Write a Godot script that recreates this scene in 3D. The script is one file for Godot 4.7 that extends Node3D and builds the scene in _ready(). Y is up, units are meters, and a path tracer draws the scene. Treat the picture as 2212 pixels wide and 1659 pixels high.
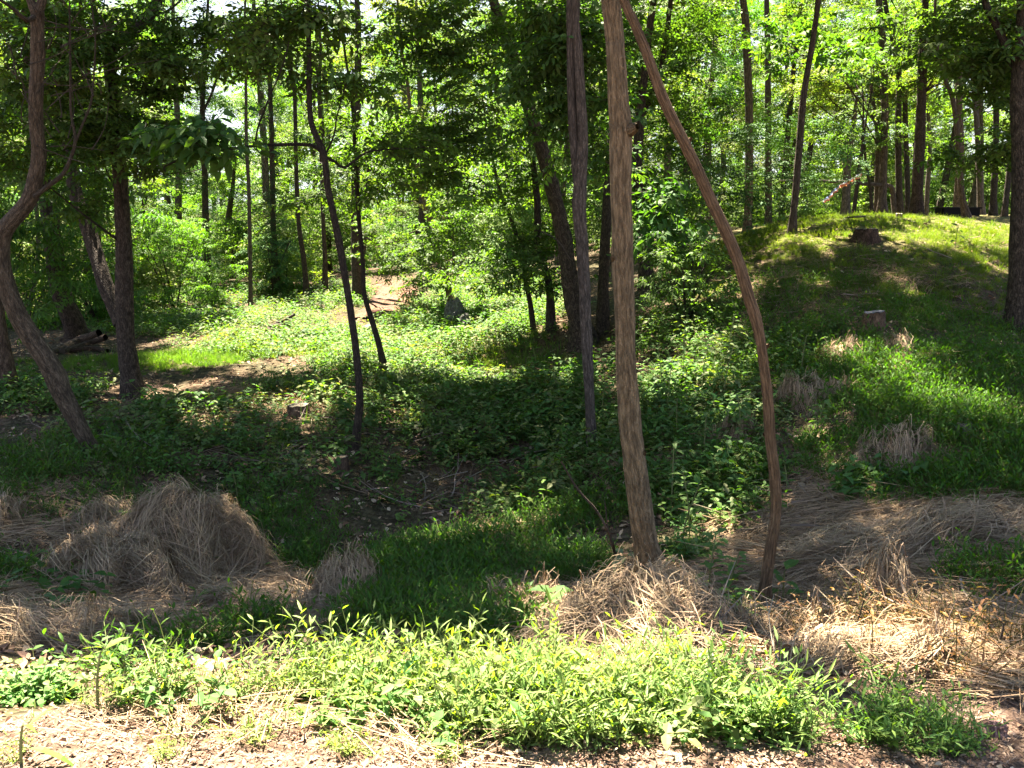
extends Node3D

# ---------------------------------------------------------------- camera geometry
const CX := 1106.0
const CY := 829.5
const EYE := Vector3(0.0, 1.6, 0.0)
const FOV := 44.0
var pitch := deg_to_rad(10.75)
var F := 829.5 / tan(deg_to_rad(22.0))
var sun_dir := Vector3.ZERO
var rng := RandomNumberGenerator.new()
var noise := FastNoiseLite.new()
var mats := {}
var used_names := {}
var trees := []

# ---------------------------------------------------------------- the scene
func _ready() -> void:
	# camera
	var cam := Camera3D.new()
	cam.name = "camera"
	cam.fov = FOV
	cam.near = 0.05
	cam.far = 900.0
	cam.position = EYE
	cam.rotation = Vector3(-pitch, 0, 0)
	add_child(cam)
	cam.current = true
	# sky
	var sky_mat := ProceduralSkyMaterial.new()
	sky_mat.sky_top_color = Color(0.55, 0.67, 0.86)
	sky_mat.sky_horizon_color = Color(0.94, 0.955, 0.97)
	sky_mat.sky_curve = 0.25
	sky_mat.ground_bottom_color = Color(0.2, 0.2, 0.13)
	sky_mat.ground_horizon_color = Color(0.5, 0.55, 0.45)
	var sky := Sky.new()
	sky.sky_material = sky_mat
	var env := Environment.new()
	env.background_mode = Environment.BG_SKY
	env.sky = sky
	env.background_energy_multiplier = 0.165
	env.tonemap_mode = Environment.TONE_MAPPER_LINEAR
	env.tonemap_exposure = 14.0
	env.sdfgi_enabled = true
	env.ssao_enabled = true
	env.ssil_enabled = true
	var we := WorldEnvironment.new()
	we.name = "sky"
	we.environment = env
	add_child(we)
	# sun, high ahead of the camera and a little to one side
	var el := deg_to_rad(63.0)
	var az := deg_to_rad(-22.0)
	sun_dir = Vector3(sin(az) * cos(el), sin(el), -cos(az) * cos(el))
	var sun := DirectionalLight3D.new()
	sun.name = "sun"
	sun.light_color = Color(1.0, 0.955, 0.87)
	sun.light_energy = 1.6
	sun.light_angular_distance = 0.5
	sun.shadow_enabled = true
	add_child(sun)
	sun.look_at_from_position(Vector3.ZERO, -sun_dir, Vector3.UP)

	rng.seed = 4711
	noise.seed = 3
	noise.frequency = 0.01
	noise.fractal_octaves = 2
	make_materials()
	make_terrain()
	build_ground()
	build_path()
	make_sprays()
	build_near_trees()
	build_crest_trees()
	build_far_trees()
	build_canopy()
	commit_crowns()
	build_shrubs()
	build_mounds()
	build_wood_and_stone()
	build_cover()
	build_weeds()
	build_walkers()


# ---------------------------------------------------------------- mesh builder
class MB:
	var v := PackedVector3Array()
	var n := PackedVector3Array()
	var t := PackedVector2Array()
	var c := PackedColorArray()
	var i := PackedInt32Array()
	func tri(a: int, b: int, d: int) -> void:
		i.append(a); i.append(b); i.append(d)
	func mesh(mat: Material) -> ArrayMesh:
		var m := ArrayMesh.new()
		var a := []
		a.resize(Mesh.ARRAY_MAX)
		a[Mesh.ARRAY_VERTEX] = v
		if n.size() == v.size():
			a[Mesh.ARRAY_NORMAL] = n
		if t.size() == v.size():
			a[Mesh.ARRAY_TEX_UV] = t
		if c.size() == v.size():
			a[Mesh.ARRAY_COLOR] = c
		a[Mesh.ARRAY_INDEX] = i
		m.add_surface_from_arrays(Mesh.PRIMITIVE_TRIANGLES, a)
		m.surface_set_material(0, mat)
		return m

# copies of a few meshes, gathered and then set down as MultiMesh pieces
class Bag:
	var meshes := []
	var xs := []
	var cs := []
	func _init(m: Array) -> void:
		meshes = m
		for k in m:
			xs.append([])
			cs.append([])
	func add(k: int, x: Transform3D, c: Color) -> void:
		xs[k].append(x)
		cs[k].append(c)
	func count() -> int:
		var s := 0
		for k in xs:
			s += k.size()
		return s

func rf(a: float, b: float) -> float:
	return rng.randf_range(a, b)

func numbered(called: String) -> String:
	var k: int = used_names.get(called, 0)
	used_names[called] = k + 1
	return called if k == 0 else "%s_%03d" % [called, k]

func thing(called: String, label: String, category: String, at := Vector3.ZERO, group := "", kind := "") -> Node3D:
	var o := Node3D.new()
	o.name = numbered(called)
	add_child(o)
	o.position = at
	meta(o, label, category, group, kind)
	return o

func meta(o: Node, label: String, category: String, group := "", kind := "") -> void:
	if label: o.set_meta("label", label)
	if category: o.set_meta("category", category)
	if group: o.set_meta("group", group)
	if kind: o.set_meta("kind", kind)

func part(parent: Node, called: String, m: Mesh, kind := "") -> MeshInstance3D:
	var o := MeshInstance3D.new()
	o.mesh = m
	var base := called
	var k := 0
	while parent.has_node(NodePath(called)):
		k += 1
		called = "%s_%03d" % [base, k]
	o.name = called
	parent.add_child(o)
	if kind: o.set_meta("kind", kind)
	return o

func multi(parent: Node, called: String, m: Mesh, xs: Array, cs: Array, kind := "stuff") -> void:
	if xs.is_empty():
		return
	var mm := MultiMesh.new()
	mm.transform_format = MultiMesh.TRANSFORM_3D
	mm.use_colors = true
	mm.mesh = m
	mm.instance_count = xs.size()
	var b := PackedFloat32Array()
	b.resize(xs.size() * 16)
	var p := 0
	for k in xs.size():
		var x: Transform3D = xs[k]
		var c: Color = cs[k]
		b[p] = x.basis.x.x; b[p + 1] = x.basis.y.x; b[p + 2] = x.basis.z.x; b[p + 3] = x.origin.x
		b[p + 4] = x.basis.x.y; b[p + 5] = x.basis.y.y; b[p + 6] = x.basis.z.y; b[p + 7] = x.origin.y
		b[p + 8] = x.basis.x.z; b[p + 9] = x.basis.y.z; b[p + 10] = x.basis.z.z; b[p + 11] = x.origin.z
		b[p + 12] = c.r; b[p + 13] = c.g; b[p + 14] = c.b; b[p + 15] = 1.0
		p += 16
	mm.buffer = b
	var o := MultiMeshInstance3D.new()
	o.multimesh = mm
	var base := called
	var k2 := 0
	while parent.has_node(NodePath(called)):
		k2 += 1
		called = "%s_%03d" % [base, k2]
	o.name = called
	parent.add_child(o)
	if kind: o.set_meta("kind", kind)

func commit(bag: Bag, called: String, label: String, category: String, piece: String, group := "") -> void:
	if bag.count() == 0:
		return
	var o := thing(called, label, category, Vector3.ZERO, group, "stuff")
	for k in bag.meshes.size():
		multi(o, piece, bag.meshes[k], bag.xs[k], bag.cs[k])

# ---------------------------------------------------------------- from the photograph's measurements to places
func ray(px: float, py: float) -> Vector3:
	var u := (px - CX) / F
	var w := (CY - py) / F
	var d := Vector3(u, -sin(pitch) + w * cos(pitch), -(cos(pitch) + w * sin(pitch)))
	return d / -d.z

func P(px: float, py: float, d: float) -> Vector3:
	return EYE + ray(px, py) * d

func pix(q: Vector3) -> Vector2:
	var r := q - EYE
	var zc := -r.y * sin(pitch) - r.z * cos(pitch)
	var yc := r.y * cos(pitch) - r.z * sin(pitch)
	if zc < 0.05:
		return Vector2(-9999, -9999)
	return Vector2(CX + F * r.x / zc, CY - F * yc / zc)

func G(px: float, py: float) -> Vector3:
	var d := 1.8
	var dir := ray(px, py)
	var last := d
	while d < 90.0:
		var q := EYE + dir * d
		if q.y < H(q.x, q.z):
			var a := last
			var b := d
			for k in 12:
				var m := (a + b) * 0.5
				q = EYE + dir * m
				if q.y < H(q.x, q.z): b = m
				else: a = m
			q = EYE + dir * b
			return Vector3(q.x, H(q.x, q.z), q.z)
		last = d
		d *= 1.012
	return EYE + dir * 60.0

# ---------------------------------------------------------------- terrain
var tp := []
var tw := []
var near_h := PackedFloat32Array()
var far_h := PackedFloat32Array()

func tps_raw(x: float, z: float) -> float:
	var s: float = tw[tp.size()] + tw[tp.size() + 1] * x + tw[tp.size() + 2] * z
	for k in tp.size():
		var p: Vector3 = tp[k]
		var r := (p.x - x) * (p.x - x) + (p.z - z) * (p.z - z)
		if r > 1e-9:
			s += tw[k] * r * log(r)
	return s

func make_terrain() -> void:
	# picture place and distance of points on the ground
	var c := [
		[200, 1640, 2.52], [1100, 1640, 2.52], [2000, 1640, 2.55], [200, 1545, 2.8], [700, 1540, 2.83], [1150, 1560, 2.76], [1600, 1580, 2.72], [2150, 1540, 2.9],
		[500, 1420, 4.15], [250, 1400, 4.2], [60, 1380, 4.2], [800, 1400, 4.25], [1050, 1400, 4.1], [1250, 1425, 3.6], [1500, 1440, 3.5], [1750, 1450, 3.35], [2000, 1430, 3.45], [2180, 1390, 3.65],
		[745, 1300, 5.6], [500, 1265, 6.1], [250, 1290, 5.6], [60, 1290, 5.3], [900, 1230, 6.5], [1050, 1190, 6.9], [1250, 1240, 5.9],
		[195, 985, 8.5], [60, 1000, 8.3], [450, 1060, 8.0], [700, 1080, 8.2], [900, 1080, 8.5], [1100, 1060, 8.9], [1410, 1262, 5.2], [1650, 1328, 4.5],
		[770, 970, 9.5], [550, 900, 10.4], [1000, 950, 10.0], [1280, 970, 9.0], [1150, 900, 10.6], [1370, 1000, 8.2],
		[286, 850, 11.5], [20, 850, 11.2], [850, 850, 11.8], [950, 835, 12.6], [700, 790, 13.0], [450, 770, 14.0], [120, 745, 15.5],
		[930, 740, 16.0], [600, 712, 17.5], [1050, 700, 17.0], [790, 690, 19.0], [840, 655, 22.5], [450, 645, 25.0], [845, 612, 44.0], [1080, 620, 22.0], [1000, 560, 36.0],
		[1262, 745, 14.0], [1190, 713, 15.0], [1400, 610, 17.0], [1500, 650, 13.2], [1500, 800, 10.5], [1550, 1000, 7.6], [1600, 900, 8.6],
		[1560, 560, 15.5], [1640, 500, 16.6], [1870, 517, 14.2], [1885, 705, 10.4], [2194, 713, 11.0], [2150, 545, 14.2], [2050, 600, 12.6], [1700, 600, 13.3], [1850, 470, 19.0], [2150, 478, 18.0],
		[2100, 900, 7.5], [1800, 900, 7.9], [2000, 1100, 6.0], [1750, 1100, 6.4], [1900, 1210, 5.2], [2150, 1250, 4.6], [1900, 1350, 4.2], [1550, 1180, 6.0], [1450, 900, 9.2],
	]
	for k in c:
		tp.append(P(k[0], k[1], k[2]))
	for k in [[-3, 0, 0], [0, 0, 0], [3, 0, 0], [0, 0, 6], [-8, 0, 2], [8, 0, 2], [0, 0.2, 30], [-30, 0, 5], [30, 0.3, 5], [-9, -0.7, -9], [-14, -0.8, -18], [11, 0.6, -9], [14, 1.2, -17], [10, 1.2, -26], [22, 1.0, -34], [4, 0.6, -30], [-20, -1.0, -36], [0, -2.4, -60], [-30, -1.6, -60], [30, 0.4, -60], [0, -2.0, -110], [-70, -1.0, -50], [70, 0.8, -50]]:
		tp.append(Vector3(k[0], k[1], k[2]))
	var n := tp.size()
	var m := n + 3
	var a := []
	for r in m:
		var row := PackedFloat64Array()
		row.resize(m + 1)
		a.append(row)
	for r in n:
		for q in n:
			var dx: float = tp[r].x - tp[q].x
			var dz: float = tp[r].z - tp[q].z
			var s := dx * dx + dz * dz
			a[r][q] = s * log(s) if s > 1e-9 else 0.02
		a[r][n] = 1.0; a[r][n + 1] = tp[r].x; a[r][n + 2] = tp[r].z
		a[n][r] = 1.0; a[n + 1][r] = tp[r].x; a[n + 2][r] = tp[r].z
		a[r][m] = tp[r].y
	for k in m:
		var best := k
		for r in range(k + 1, m):
			if absf(a[r][k]) > absf(a[best][k]): best = r
		var sw = a[k]; a[k] = a[best]; a[best] = sw
		var rk: PackedFloat64Array = a[k]
		for r in range(k + 1, m):
			var rr: PackedFloat64Array = a[r]
			var f: float = rr[k] / rk[k]
			if f != 0.0:
				for q in range(k, m + 1):
					rr[q] -= f * rk[q]
				a[r] = rr
	tw.resize(m)
	for k in range(m - 1, -1, -1):
		var s: float = a[k][m]
		for q in range(k + 1, m):
			s -= a[k][q] * tw[q]
		tw[k] = s / a[k][k]
	near_h.resize(101 * 101)
	for iz in 101:
		for ix in 101:
			near_h[iz * 101 + ix] = tps_raw(-10.0 + ix * 0.2, -18.0 + iz * 0.2)
	far_h.resize(141 * 131)
	for iz in 131:
		for ix in 141:
			far_h[iz * 141 + ix] = clampf(tps_raw(-70.0 + ix, -110.0 + iz), -4.0, 3.0)

func lerp_grid(g: PackedFloat32Array, w: int, hgt: int, u: float, w2: float) -> float:
	u = clampf(u, 0.0, w - 1.001)
	w2 = clampf(w2, 0.0, hgt - 1.001)
	var ix := int(u)
	var iz := int(w2)
	var fx := u - ix
	var fz := w2 - iz
	var k := iz * w + ix
	return lerpf(lerpf(g[k], g[k + 1], fx), lerpf(g[k + w], g[k + w + 1], fx), fz)

func H(x: float, z: float) -> float:
	var h := 0.0
	if x > -9.9 and x < 9.9 and z > -17.9 and z < 1.9:
		h = lerp_grid(near_h, 101, 101, (x + 10.0) * 5.0, (z + 18.0) * 5.0)
	else:
		h = lerp_grid(far_h, 141, 131, x + 70.0, z + 110.0)
	var rough := 0.35 if z > -2.9 else 1.0
	return h + rough * (0.05 * noise.get_noise_2d(x * 90.0, z * 90.0) + 0.025 * noise.get_noise_2d(x * 260.0 + 50.0, z * 260.0))

func up_at(x: float, z: float) -> Vector3:
	var e := 0.12
	return Vector3(H(x - e, z) - H(x + e, z), 2.0 * e, H(x, z - e) - H(x, z + e)).normalized()

func fbm(x: float, z: float, s: float) -> float:
	return 0.6 * noise.get_noise_2d(x * s, z * s) + 0.4 * noise.get_noise_2d(x * s * 2.7 + 91.0, z * s * 2.7 - 17.0)

# how much of the trail's wood chips lies here
func trail_at(x: float, z: float) -> float:
	var edge := -2.86 + 0.25 * fbm(x, z, 70.0) - (0.25 * smoothstep(0.9, 1.6, x))
	return smoothstep(edge - 0.12, edge + 0.12, z)

func build_ground() -> void:
	var mb := MB.new()
	var angs := []
	for k in 361:
		angs.append(deg_to_rad(-40.0 + 80.0 * k / 360.0))
	for k in range(1, 90):
		angs.append(deg_to_rad(40.0 + 280.0 * k / 90.0))
	var na := angs.size()
	var rs := [0.0]
	var r := 0.35
	while r < 420.0:
		rs.append(r)
		r *= 1.029
	for q in rs.size():
		for k in na:
			var x: float = sin(angs[k]) * rs[q]
			var z: float = -cos(angs[k]) * rs[q]
			mb.v.append(Vector3(x, H(x, z), z))
			var f := fbm(x, z, 60.0)
			var f2 := fbm(x + 31.0, z, 300.0)
			var col := Color(0.085, 0.058, 0.04).lerp(Color(0.14, 0.095, 0.06), clampf(0.5 + 1.2 * f2, 0.0, 1.0))
			col = col.lerp(Color(0.05, 0.055, 0.025), clampf(0.3 + f * 1.4, 0.0, 0.7))
			var top := smoothstep(0.75, 1.05, mb.v[mb.v.size() - 1].y) * smoothstep(-12.5, -14.0, z)
			col = col.lerp(Color(0.14, 0.13, 0.05), top * 0.8)
			var tr := trail_at(x, z)
			col = col.lerp(Color(0.13, 0.085, 0.06).lerp(Color(0.22, 0.155, 0.115), clampf(0.5 + 1.5 * f2, 0.0, 1.0)), tr)
			mb.c.append(col)
	for q in rs.size() - 1:
		for k in na:
			var k2 := (k + 1) % na
			var a := q * na + k
			var b := q * na + k2
			mb.tri(a, a + na, b)
			mb.tri(b, a + na, b + na)
	var nr := PackedVector3Array()
	for p in mb.v:
		nr.append(up_at(p.x, p.z) if absf(p.x) < 30.0 and p.z > -60.0 else Vector3.UP)
	mb.n = nr
	var o := part(self, "ground", mb.mesh(mats.ground))
	meta(o, "brown leaf littered woodland ground dipping into a gully and rising to a mound", "ground", "", "structure")

# ---------------------------------------------------------------- materials
func noise_image(w: int, h: int, sx: float, sy: float, oct: int, seed_: int, low: Color, high: Color, ridged: bool) -> Array:
	# colour and height pictures that close round u (on a cylinder) and mirror in v
	var nz := FastNoiseLite.new()
	nz.seed = seed_
	nz.frequency = 0.01
	nz.fractal_octaves = oct
	var im := Image.create(w, h, false, Image.FORMAT_RGB8)
	var hm := Image.create(w, h, false, Image.FORMAT_RGB8)
	for y in h:
		var vv := absf(float(y) / h * 2.0 - 1.0) * sy
		for x in w:
			var an := TAU * x / w
			var q := nz.get_noise_3d(cos(an) * sx, vv, sin(an) * sx)
			var g := nz.get_noise_3d(cos(an) * sx * 3.1, vv * 3.0 + 400.0, sin(an) * sx * 3.1)
			var b := nz.get_noise_3d(cos(an) * sx * 0.3 + 77.0, vv * 0.8, sin(an) * sx * 0.3)
			var e := (1.0 - absf(q) * 3.2) if ridged else 0.5 + q * 1.5
			e = clampf(0.75 * e + 0.5 * g + 0.1, 0.0, 1.0)
			var col := low.lerp(high, e)
			col = col * (1.0 + 0.45 * b)
			im.set_pixel(x, y, col)
			hm.set_pixel(x, y, Color(e, e, e))
	return [ImageTexture.create_from_image(im), ImageTexture.create_from_image(hm)]

func leaf_mat(rough: float, back: Color, spec := 0.5) -> StandardMaterial3D:
	var m := StandardMaterial3D.new()
	m.vertex_color_use_as_albedo = true
	m.roughness = rough
	m.metallic_specular = spec
	m.backlight_enabled = true
	m.backlight = back
	m.cull_mode = BaseMaterial3D.CULL_DISABLED
	return m

func bark_mat(low: Color, high: Color, seed_: int, sx: float, sy: float) -> StandardMaterial3D:
	var t := noise_image(256, 512, sx, sy, 3, seed_, low.linear_to_srgb(), high.linear_to_srgb(), true)
	var m := StandardMaterial3D.new()
	m.albedo_texture = t[0]
	m.vertex_color_use_as_albedo = true
	m.roughness = 0.9
	m.metallic_specular = 0.25
	m.heightmap_enabled = true
	m.heightmap_texture = t[1]
	m.heightmap_scale = 1.8
	return m

func plain(col: Color, rough := 0.85, spec := 0.3) -> StandardMaterial3D:
	var m := StandardMaterial3D.new()
	m.albedo_color = col.linear_to_srgb()
	m.roughness = rough
	m.metallic_specular = spec
	return m

func tinted(rough := 0.85, spec := 0.3) -> StandardMaterial3D:
	var m := StandardMaterial3D.new()
	m.vertex_color_use_as_albedo = true
	m.roughness = rough
	m.metallic_specular = spec
	m.cull_mode = BaseMaterial3D.CULL_DISABLED
	return m

func make_materials() -> void:
	mats.black = plain(Color(0.012, 0.011, 0.011), 0.9, 0.2)
	mats.foil = tinted(0.3, 0.6)
	mats.leaf = leaf_mat(0.55, Color(0.95, 1.05, 0.42), 0.25)
	mats.far_leaf = leaf_mat(0.6, Color(0.86, 0.98, 0.42), 0.25)
	mats.dark_leaf = leaf_mat(0.65, Color(0.5, 0.55, 0.22), 0.2)
	mats.grass = leaf_mat(0.5, Color(0.98, 1.05, 0.42), 0.25)
	mats.straw = leaf_mat(0.7, Color(0.3, 0.26, 0.18), 0.25)
	mats.litter = tinted(0.8, 0.25)
	mats.wood = tinted(0.85, 0.3)
	mats.bark_brown = bark_mat(Color(0.15, 0.108, 0.074), Color(0.24, 0.178, 0.125), 5, 900.0, 700.0)
	mats.bark_dark = bark_mat(Color(0.03, 0.023, 0.018), Color(0.105, 0.08, 0.062), 9, 800.0, 800.0)
	mats.bark_gray = bark_mat(Color(0.07, 0.055, 0.045), Color(0.17, 0.135, 0.11), 14, 700.0, 700.0)
	var t := noise_image(256, 256, 160.0, 300.0, 4, 21, Color(0.62, 0.6, 0.58), Color(1, 1, 1), false)
	var g := StandardMaterial3D.new()
	g.vertex_color_use_as_albedo = true
	g.albedo_texture = t[0]
	g.uv1_triplanar = true
	g.uv1_world_triplanar = true
	g.uv1_scale = Vector3(1.7, 1.7, 1.7)
	g.heightmap_enabled = true
	g.heightmap_texture = t[1]
	g.heightmap_scale = 2.0
	g.roughness = 0.95
	g.metallic_specular = 0.2
	mats.ground = g
	var s := StandardMaterial3D.new()
	s.vertex_color_use_as_albedo = true
	s.albedo_texture = t[0]
	s.uv1_triplanar = true
	s.uv1_scale = Vector3(2.6, 2.6, 2.6)
	s.heightmap_enabled = true
	s.heightmap_texture = t[1]
	s.heightmap_scale = 3.0
	s.roughness = 0.9
	s.metallic_specular = 0.25
	mats.rough = s

# ---------------------------------------------------------------- leaves
func leaf(mb: MB, at: Vector3, dir: Vector3, side: Vector3, length: float, width: float, droop: float, fold: float, col: Color, shape := 0) -> void:
	# shape 0: ovate, 1: lance, 2: broad heart
	var up := side.cross(dir).normalized()
	var t1 := 0.28
	var t2 := 0.66
	var w1 := 0.5 * width
	var w2 := 0.40 * width
	if shape == 1:
		t1 = 0.3; t2 = 0.62; w2 = 0.42 * width
	elif shape == 2:
		t1 = 0.16; t2 = 0.55; w2 = 0.42 * width
	var k := mb.v.size()
	var p1 := at + dir * (length * t1) - Vector3(0, droop * t1 * t1 * length, 0)
	var p2 := at + dir * (length * t2) - Vector3(0, droop * t2 * t2 * length, 0)
	var p3 := at + dir * length - Vector3(0, droop * length, 0)
	mb.v.append(at)
	mb.v.append(p1 - side * w1 + up * (fold * w1))
	mb.v.append(p1 + side * w1 + up * (fold * w1))
	mb.v.append(p2 - side * w2 + up * (fold * w2))
	mb.v.append(p2 + side * w2 + up * (fold * w2))
	mb.v.append(p3)
	mb.v.append(p1)
	mb.v.append(p2)
	for q in 8:
		mb.c.append(col)
	mb.tri(k, k + 1, k + 6); mb.tri(k, k + 6, k + 2)
	mb.tri(k + 1, k + 3, k + 7); mb.tri(k + 1, k + 7, k + 6)
	mb.tri(k + 6, k + 7, k + 4); mb.tri(k + 6, k + 4, k + 2)
	mb.tri(k + 3, k + 5, k + 7); mb.tri(k + 7, k + 5, k + 4)

func leaf_lite(mb: MB, at: Vector3, dir: Vector3, side: Vector3, length: float, width: float, fold: float, col: Color) -> void:
	var up := side.cross(dir).normalized()
	var k := mb.v.size()
	var mid := at + dir * (length * 0.42)
	mb.v.append(at)
	mb.v.append(mid - side * (0.5 * width) + up * fold * width * 0.5)
	mb.v.append(mid + side * (0.5 * width) + up * fold * width * 0.5)
	mb.v.append(at + dir * length)
	for q in 4:
		mb.c.append(col)
	mb.tri(k, k + 1, k + 3); mb.tri(k, k + 3, k + 2)

func stick(mb: MB, a: Vector3, b: Vector3, ra: float, rb: float, col: Color) -> void:
	var d := (b - a).normalized()
	var s := d.cross(Vector3(0.31, 0.2, 0.93)).normalized()
	var u := d.cross(s)
	var k := mb.v.size()
	for q in 3:
		var o := s * cos(TAU * q / 3.0) + u * sin(TAU * q / 3.0)
		mb.v.append(a + o * ra)
		mb.v.append(b + o * rb)
		mb.c.append(col); mb.c.append(col)
	for q in 3:
		var e := k + q * 2
		var f := k + ((q + 1) % 3) * 2
		mb.tri(e, e + 1, f); mb.tri(f, e + 1, f + 1)

func vary(c: Color, amount: float) -> Color:
	var s := 1.0 + rf(-amount, amount)
	return Color(c.r * s * (1.0 + rf(-amount, amount) * 0.5), c.g * s, c.b * s * (1.0 + rf(-amount, amount) * 0.6))

# a twig with leaves in two ranks and side twigs; reaches about one metre along +x at size 1
func spray(n_side: int, n_leaf: int, reach: float, l: float, w: float, droop: float, col: Color, lite: bool, shape: int, mat: Material) -> ArrayMesh:
	var mb := MB.new()
	var twig := Color(0.07, 0.055, 0.04)
	for s in n_side:
		var side_ang := rf(-1.25, 1.25)
		var start := Vector3(reach * rf(-0.5, 0.35), rf(-0.12, 0.12) * reach, reach * rf(-0.25, 0.25))
		var d := Vector3(cos(side_ang), rf(-0.25, 0.35), sin(side_ang)).normalized()
		if rng.randf() < 0.3:
			d.x = -d.x
		var len := reach * rf(0.5, 0.95)
		if not lite:
			stick(mb, start, start + d * len - Vector3(0, 0.12 * len, 0), 0.004, 0.0015, twig)
		for q in n_leaf:
			var t := (q + 0.6) / n_leaf
			var at := start + d * (len * t) - Vector3(0, 0.12 * len * t * t, 0)
			var sgn := 1.0 if q % 2 == 0 else -1.0
			var across := d.cross(Vector3.UP).normalized() * sgn
			var ld := (d * rf(0.3, 0.9) + across * rf(0.5, 1.0) + Vector3(0, rf(-0.75, 0.15), 0)).normalized()
			var tilt := Vector3(rf(-0.6, 0.6), 1.0, rf(-0.6, 0.6)).normalized()
			var sd := ld.cross(tilt).normalized()
			var ll := l * rf(0.65, 1.15)
			if lite:
				leaf_lite(mb, at, ld, sd, ll, w * ll / l, rf(-0.1, 0.5), vary(col, 0.22))
			else:
				leaf(mb, at, ld, sd, ll, w * ll / l, droop * rf(0.4, 1.4), rf(0.05, 0.4), vary(col, 0.2), shape)
	return mb.mesh(mat)

# ---------------------------------------------------------------- trunks and limbs
func smooth_line(pts: Array, rad: Array, step: float) -> Array:
	var op := []
	var orr := []
	for k in pts.size() - 1:
		var p0: Vector3 = pts[maxi(k - 1, 0)]
		var p1: Vector3 = pts[k]
		var p2: Vector3 = pts[k + 1]
		var p3: Vector3 = pts[mini(k + 2, pts.size() - 1)]
		var n := maxi(1, int(ceil(p1.distance_to(p2) / step)))
		for q in n:
			var t := float(q) / n
			op.append(p1.cubic_interpolate(p2, p0, p3, t))
			orr.append(lerpf(rad[k], rad[k + 1], t))
	op.append(pts[pts.size() - 1])
	orr.append(rad[rad.size() - 1])
	return [op, orr]

func tube(mb: MB, pts: Array, rad: Array, sides: int, step: float, rough: float, col := Color.WHITE, seed_ := 0.0, cap := false) -> void:
	var sm := smooth_line(pts, rad, step)
	var op: Array = sm[0]
	var orr: Array = sm[1]
	var k0 := mb.v.size()
	var side := Vector3.RIGHT
	var along := 0.0
	for k in op.size():
		var d: Vector3 = (op[mini(k + 1, op.size() - 1)] - op[maxi(k - 1, 0)]).normalized()
		side = (side - d * side.dot(d)).normalized()
		var u := d.cross(side)
		if k > 0: along += op[k].distance_to(op[k - 1])
		for q in sides + 1:
			var an := TAU * q / sides
			var o := side * cos(an) + u * sin(an)
			var b := 1.0 + rough * noise.get_noise_3d(o.x * 60.0 + seed_, along * 220.0, o.z * 60.0) + rough * 0.7 * noise.get_noise_2d(along * 60.0 + seed_ * 9.0, 7.0) + rough * 0.6 * noise.get_noise_3d(o.x * 220.0, along * 90.0 + seed_, o.z * 220.0)
			mb.v.append(op[k] + o * (orr[k] * b))
			mb.n.append(o)
			mb.t.append(Vector2(float(q) / sides, along / 1.3 + seed_))
			mb.c.append(col)
	for k in op.size() - 1:
		for q in sides:
			var a := k0 + k * (sides + 1) + q
			var b2 := a + sides + 1
			mb.tri(a, b2, a + 1); mb.tri(a + 1, b2, b2 + 1)
	if cap:
		for e in [0, op.size() - 1]:
			var c := mb.v.size()
			var d: Vector3 = (op[0] - op[1]).normalized() if e == 0 else (op[e] - op[e - 1]).normalized()
			mb.v.append(op[e]); mb.n.append(d); mb.t.append(Vector2(0.5, 0.5)); mb.c.append(col * 1.3)
			for q in sides + 1:
				mb.v.append(mb.v[k0 + e * (sides + 1) + q]); mb.n.append(d); mb.t.append(Vector2(0.5, 0.5 + 0.1 * sin(q))); mb.c.append(col * 1.5)
			for q in sides:
				mb.tri(c, c + 1 + q, c + 2 + q)

# pts: [px, py, width in px] from the foot upwards
func tree(called: String, label: String, bark: String, foot_d: float, top_d: float, pts: Array, extra: float, group := "", col := Color.WHITE, flare := 1.35) -> Dictionary:
	var foot: Vector3
	if foot_d <= 0.0:
		foot = G(pts[0][0], pts[0][1])
	else:
		foot = P(pts[0][0], pts[0][1], foot_d)
		foot.y = H(foot.x, foot.z)
	var d0 := -foot.z
	var d1 := d0 if top_d <= 0.0 else top_d
	var o := thing(called, label, "tree", foot, group)
	var line := []
	var rad := []
	var w0: float = pts[0][2]
	var r0 := w0 / F * foot.distance_to(EYE) * 0.5
	line.append(Vector3(0, -0.35, 0)); rad.append(r0 * flare * 1.15)
	line.append(Vector3(0, 0.0, 0)); rad.append(r0 * flare)
	for k in range(1, pts.size()):
		var f: float = (pts[0][1] - pts[k][1]) / maxf(1.0, pts[0][1] - pts[pts.size() - 1][1])
		var d := lerpf(d0, d1, f)
		var q := P(pts[k][0], pts[k][1], d)
		line.append(q - foot)
		rad.append(pts[k][2] / F * q.distance_to(EYE) * 0.5)
		if k == 1 and (line[2] - line[1]).length() > 0.9:
			line.insert(2, line[1].lerp(line[2], 0.3 / (line[2] - line[1]).length())); rad.insert(2, lerpf(r0, rad[2], 0.15))
	var info := {"node": o, "foot": foot, "bark": bark, "col": col, "clumps": [], "line": line, "rad": rad}
	if extra > 0.0:
		var a: Vector3 = line[line.size() - 1]
		var dir: Vector3 = (a - line[line.size() - 2]).normalized()
		var rr: float = rad[rad.size() - 1]
		var steps := 4
		for k in range(1, steps + 1):
			dir = (dir * 0.75 + Vector3(rf(-0.12, 0.12), 0.3, rf(-0.12, 0.12))).normalized()
			a = a + dir * (extra / steps)
			line.append(a)
			rad.append(rr * lerpf(1.0, 0.22, float(k) / steps))
	var mb := MB.new()
	var sides := 20 if r0 > 0.045 and d0 < 13.0 else 10
	tube(mb, line, rad, sides, 0.05 if d0 < 7.0 else (0.12 if d0 < 16.0 else 0.3), 0.14 if d0 < 16.0 else 0.1, col, float(trees.size()) * 3.7)
	part(o, "trunk", mb.mesh(mats[bark]))
	trees.append(info)
	return info

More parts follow.
